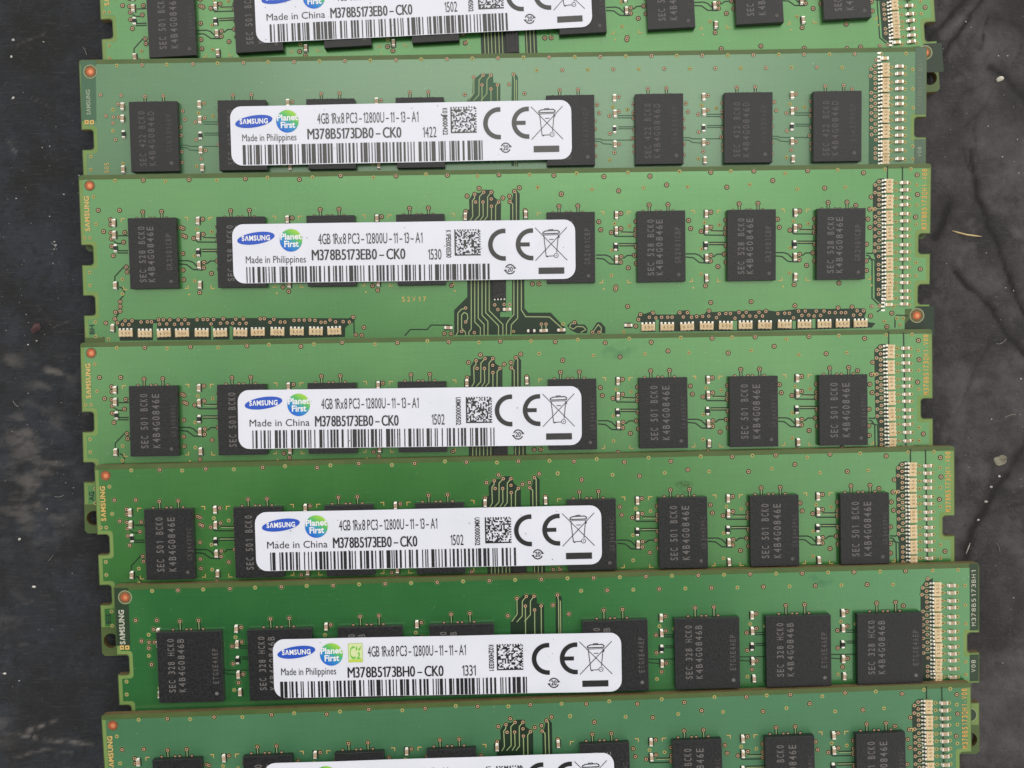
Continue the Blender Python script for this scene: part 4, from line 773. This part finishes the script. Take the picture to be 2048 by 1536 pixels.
for q in range(4):
    icb.rbox(-.75 + q * .5, -1.72, 0, .24, .3, .12, .03, 'tin', 1)
    icb.rbox(-.75 + q * .5, 1.72, 0, .24, .3, .12, .03, 'tin', 1)
icb.text('204', -.6, -1.35, 1.2, .5, 0, .508, 'markx', 0, True, .7)
PROTO['ic'] = icb.mesh('controller_chip')
FIRST = {}
def part(name, key, root, u, v, rot=0.0, mesh=None, h=T + 0.02):
    if key in FIRST: o = FIRST[key].copy()
    else:
        o = bpy.data.objects.new(name, mesh or PROTO[key]); FIRST[key] = o
    COL.objects.link(o); o.parent = root
    o.location = (u * S, -v * S, h * S); o.rotation_euler = (0, 0, rot)
    return o
def covered(r, u, v, m=0.5):
    """is this spot of module r under the next module?"""
    if r + 1 not in POSE: return False
    p = mods(r) @ Vector((u * S, -v * S, T * S)); q = mods(r + 1).inverted() @ p
    return q.y < -m * S and -.5 < q.x / S < W + .5
rj = random.Random(5)
ROOT = {}
for r in range(1, 8):
    key = KIND[r]; D = A if key == 'a' else BD; cx = CX[key]; g = D['g']
    root = bpy.data.objects.new('memory_module', None); COL.objects.link(root)
    ROOT[r] = root; root.empty_display_size = 0.5; root.matrix_world = mods(r)
    tag(root, TEXT[r], 'memory module', 'memory modules lying overlapped in a column')
    bk = BOARDKEY.get(r, key); part('circuit_board', 'board' + bk, root, 0, 0, 0, BOARD[bk], 0)
    marks = MARKS[r] or MARKS[1]
    ck = 'chip' + str(r if MARKS[r] else 1)
    for c in cx:
        v0, v1 = CV[key]
        part('memory_chip', ck, root, c + rj.uniform(-.03, .03), (v0 + v1) / 2, rj.uniform(-.004, .004), None if ck in FIRST else chip_mesh(key, marks), T + .02)
    lu, lv, la = LPOS[r]
    part('label_sticker', 'label%d' % r, root, lu, lv, math.radians(la), label_mesh(LAB[r]), T + CH + 0.10)
    def put(name, k, u, v, rot=0.0):
        if covered(r, u, v): return
        if 24.5 < u < 77.9 and 8.7 < v < 16.6: return          # under the label
        part(name, k, root, u + rj.uniform(-.03, .03), v + rj.uniform(-.03, .03), rot + rj.uniform(-.05, .05))
    for k in range(2, 9):
        if k == 5: continue
        for u, v in g['cap']:
            if k == 6 and v > 16.8: continue
            put('capacitor', 'cap', cx[k - 1] + u, v)
        for u, v in g['res']: put('resistor', 'res', cx[k - 1] + u, v)
    for u, v in colshift(key, D['caprow']): put('capacitor', 'cap', u, v, math.pi / 2)
    for u, v in D['capc'] if key != 'c' else []: put('capacitor', 'pale', u, v, math.pi / 2)
    for u, v in colshift(key, D['arrc']): put('resistor_array', 'arr', u, v, math.pi)
    if key == 'a':
        for u, v, o in D['cap']: put('capacitor', 'cap', u, v)
        for u, v in D['res']: put('resistor', 'res', u, v)
        u, v = D['ic'][0]; put('controller_chip', 'ic', u, 18.5)
        if r == 3:
            for i, (u, v) in enumerate(D['arrb']): put('resistor_array', 'arr2' if i in (3, 8, 11) else 'arr', u, v, math.pi / 2)
            for u, v in D['caph']: put('capacitor', 'cap', u, v, math.pi / 2)
            for u, v in D['resh']: put('resistor', 'res', u, v, math.pi / 2)
    else:
        for u, v in D['capl']: put('capacitor', 'cap', u, v)
        for u, v in D['resl']: put('resistor', 'res', u, v)

# ------------------------------------------------------------------ dried smudges on three of the boards
def smudge_mat(name, col, strength, sc):
    m = bpy.data.materials.new(name); m.use_nodes = True
    nt = m.node_tree; N = nt.nodes; L = nt.links; b = N['Principled BSDF']
    b.inputs['Base Color'].default_value = col; b.inputs['Roughness'].default_value = 0.75
    at = N.new('ShaderNodeAttribute'); at.attribute_name = 'tone'
    tc = N.new('ShaderNodeTexCoord'); nz = N.new('ShaderNodeTexNoise'); nz.inputs['Scale'].default_value = sc; nz.inputs['Detail'].default_value = 6; nz.inputs['Roughness'].default_value = 0.7
    L.new(tc.outputs['Object'], nz.inputs['Vector'])
    mr = N.new('ShaderNodeMapRange'); mr.inputs[1].default_value = 0.42; mr.inputs[2].default_value = 0.66; mr.inputs[4].default_value = strength
    L.new(nz.outputs['Fac'], mr.inputs[0])
    mu = N.new('ShaderNodeMath'); mu.operation = 'MULTIPLY'; L.new(mr.outputs[0], mu.inputs[0]); L.new(at.outputs['Fac'], mu.inputs[1])
    L.new(mu.outputs[0], b.inputs['Alpha'])
    return m
def smudge(root, u, v, ru, rv, m, rot=0.0):
    b = MB(); n = 24; vs = [(0, 0, 0)]
    for q in (.35, .7, 1.0):
        for i in range(n): a = 2 * math.pi * i / n; vs.append((ru * q * math.cos(a), rv * q * math.sin(a), 0))
    fs = [[0, 1 + i, 1 + (i + 1) % n] for i in range(n)] + [[1 + q * n + i, 1 + q * n + n + i, 1 + q * n + n + (i + 1) % n, 1 + q * n + (i + 1) % n] for q in range(2) for i in range(n)]
    b.add(vs, fs, m)
    for i in range(len(vs)): b.tone[i] = 1.0 if i == 0 else (.9, .55, 0.0)[(i - 1) // n]
    o = b.build('smudge', root); o.location = (u * S, -v * S, (T + .1) * S); o.rotation_euler = (0, 0, rot)
M['sm_blue'] = smudge_mat('bluish_smudge', (0.035, 0.18, 0.115, 1), 0.3, 5)
M['sm_brown'] = smudge_mat('brown_scuff', (0.05, 0.065, 0.025, 1), 0.6, 22)
smudge(ROOT[4], 84.3, 2.6, 3.2, 1.5, 'sm_blue', .2)
smudge(ROOT[5], 91.4, 5.0, 1.7, .75, 'sm_brown'); smudge(ROOT[5], 91.5, 6.0, 1.2, .7, 'sm_blue')
smudge(ROOT[6], 109.0, 2.0, 2.4, 1.3, 'sm_blue')

# ------------------------------------------------------------------ bits lying on the surface
def flake(b, x, y, z, r, rs, m):
    n = rs.randint(5, 7); o = []
    for i in range(n):
        a = 2 * math.pi * i / n + rs.uniform(-.3, .3); q = r * rs.uniform(.55, 1.2); o.append((x + q * math.cos(a), y + q * math.sin(a) * .8, z))
    b.add(o + [(x + rs.uniform(-.2, .2) * r, y + rs.uniform(-.2, .2) * r, z + r * rs.uniform(.5, .9))], [[i, (i + 1) % n, n] for i in range(n)] + [list(range(n))[::-1]], m)
M['dust'] = mat('pale_grit', (0.38, 0.37, 0.36, 1), 0.6, col2=(0.60, 0.585, 0.57, 1), nscale=9)
M['wood'] = mat('straw_wood', (0.50, 0.36, 0.17, 1), 0.65, col2=(0.66, 0.52, 0.30, 1), nscale=6, stretch=(1, 12, 1))
M['crumb'] = mat('chalky_crumb', (0.42, 0.40, 0.34, 1), 0.85, col2=(0.62, 0.60, 0.53, 1), nscale=7, bump=0.6, bscale=18)
M['crust'] = mat('grey_brown_crust', (0.13, 0.115, 0.085, 1), 0.9, col2=(0.27, 0.25, 0.20, 1), nscale=7, bump=0.8, bscale=16)
M['red'] = mat('dark_red_fleck', (0.030, 0.008, 0.010, 1), 0.5, col2=(0.07, 0.02, 0.025, 1), nscale=6)
rs = random.Random(21); b = MB()
for _ in range(120): flake(b, rs.uniform(-84, -69.5), rs.triangular(-56, 66, 35), -.33, rs.choice((.04, .05, .05, .06, .07, .09, .15)), rs, 'dust')
for _ in range(60): flake(b, rs.uniform(68.5, 84), rs.uniform(-56, 66), -.33, rs.choice((.05, .06, .07, .09, .13)), rs, 'dust')
for x, y, r in ((77.9, 58.7, .16), (72.8, 64.3, .17), (73.6, 63.4, .1), (82, 24.6, .3), (79.6, 20.6, .14), (80.5, 6.5, .2), (-81.6, 61.5, .35), (-81.8, 58.8, .25), (-81.4, 52.0, .3), (-74.0, 28.0, .25), (-79.0, -19.0, .3), (-76.5, -26.5, .35), (-80.9, -40.2, .3), (-82.5, -48.0, .5), (75.4, -10.7, .3), (76.8, -9.0, .25), (74.6, -13.0, .3), (73.3, -15.9, .25)):
    flake(b, x, y, -.33, r, rs, 'dust')
def fibre(x, y, ln, a, bend):
    w = .022; pts = []
    for i in range(7):
        pts.append((x, y)); x += math.cos(a) * ln / 6; y += math.sin(a) * ln / 6; a += bend / 6
    vs = []
    for i, (px, py) in enumerate(pts):
        q = pts[min(i + 1, 6)]; p0 = pts[max(i - 1, 0)]; d = Vector((q[0] - p0[0], q[1] - p0[1])).normalized()
        vs += [(px - d.y * w, py + d.x * w, -.3), (px + d.y * w, py - d.x * w, -.3), (px, py, -.24)]
    b.add(vs, [[i * 3 + q, i * 3 + (q + 1) % 3, i * 3 + 3 + (q + 1) % 3, i * 3 + 3 + q] for i in range(6) for q in range(3)], 'dust')
for _ in range(5): fibre(rs.uniform(-83, -70), rs.uniform(-54, 64), rs.uniform(.6, 2.0), rs.uniform(0, 6.28), rs.uniform(-1.2, 1.2))
for _ in range(5): fibre(rs.uniform(72, 82), rs.uniform(-54, 64), rs.uniform(.5, 1.8), rs.uniform(0, 6.28), rs.uniform(-1.2, 1.2))
tag(b.build('dust'), 'white dust specks and grit scattered over the black tabletop', 'dust', kind='stuff')

def sliver(name, pts, w, h, m, label):
    """a thin three-dimensional splinter, tapered at both ends"""
    b = MB(); n = len(pts); rings = []
    for i, (x, y) in enumerate(pts):
        x0, y0 = pts[max(0, i - 1)]; x1, y1 = pts[min(n - 1, i + 1)]; d = Vector((x1 - x0, y1 - y0)).normalized(); k = w * (0.25 if i in (0, n - 1) else 1) / 2
        rings += [(x - d.y * k, y + d.x * k, -.33), (x + d.y * k, y - d.x * k, -.33), (x + d.y * k * .6, y - d.x * k * .6, -.33 + h), (x - d.y * k * .6, y + d.x * k * .6, -.33 + h)]
    fs = [[i * 4 + q, i * 4 + (q + 1) % 4, i * 4 + 4 + (q + 1) % 4, i * 4 + 4 + q] for i in range(n - 1) for q in range(4)] + [[3, 2, 1, 0], [n * 4 - 4, n * 4 - 3, n * 4 - 2, n * 4 - 1]]
    b.add(rings, fs, m)
    o = b.build(name); return tag(o, label, 'splinter')
sliver('wood_splinter', [(69.9, 30.25), (71.0, 29.95), (72.4, 29.6), (73.6, 29.45), (74.6, 29.3)], .26, .18, 'wood', 'long straw-coloured wood splinter on the tabletop beside the bright green module')
sliver('wood_splinter', [(71.95, -19.5), (71.6, -20.4), (71.25, -21.2)], .16, .12, 'dust', 'short pale splinter on the tabletop near the lower right, in a dark crease')
def lump(name, x, y, r, h, m, label, cat, seed, sy=1.0, rot=0.0):
    rs = random.Random(seed); bm = bmesh.new(); bmesh.ops.create_icosphere(bm, subdivisions=3, radius=1)
    ph = [(Vector((rs.uniform(-1, 1), rs.uniform(-1, 1), rs.uniform(-1, 1))).normalized(), rs.uniform(2, 6), rs.uniform(0, 6)) for _ in range(9)]
    b = MB(); vs = []; c, s_ = math.cos(rot), math.sin(rot)
    for v in bm.verts:
        k = 1 + sum(.07 * math.sin(v.co.dot(d) * f + p) for d, f, p in ph); q = v.co * k
        px, py = q.x * r, q.y * r * sy
        vs.append((x + px * c - py * s_, y + px * s_ + py * c, max(-.36, -.33 + q.z * h)))
    b.add(vs, [[v.index for v in f.verts] for f in bm.faces], m); bm.free()
    o = b.build(name); return tag(o, label, cat)
lump('crumb', 78.1, 54.9, .55, .4, 'crumb', 'chalky white crumb on the tabletop at the upper right', 'crumb', 3, .75, .6)
lump('crumb', 77.0, -6.4, .95, .3, 'crust', 'flat grey-brown crust stuck to the tabletop right of the modules', 'crumb', 9, .85, .2)
lump('red_fleck', -77.0, 14.6, .95, .3, 'red', 'dark red fleck on the tabletop left of the modules', 'fleck', 5, .6, .9)
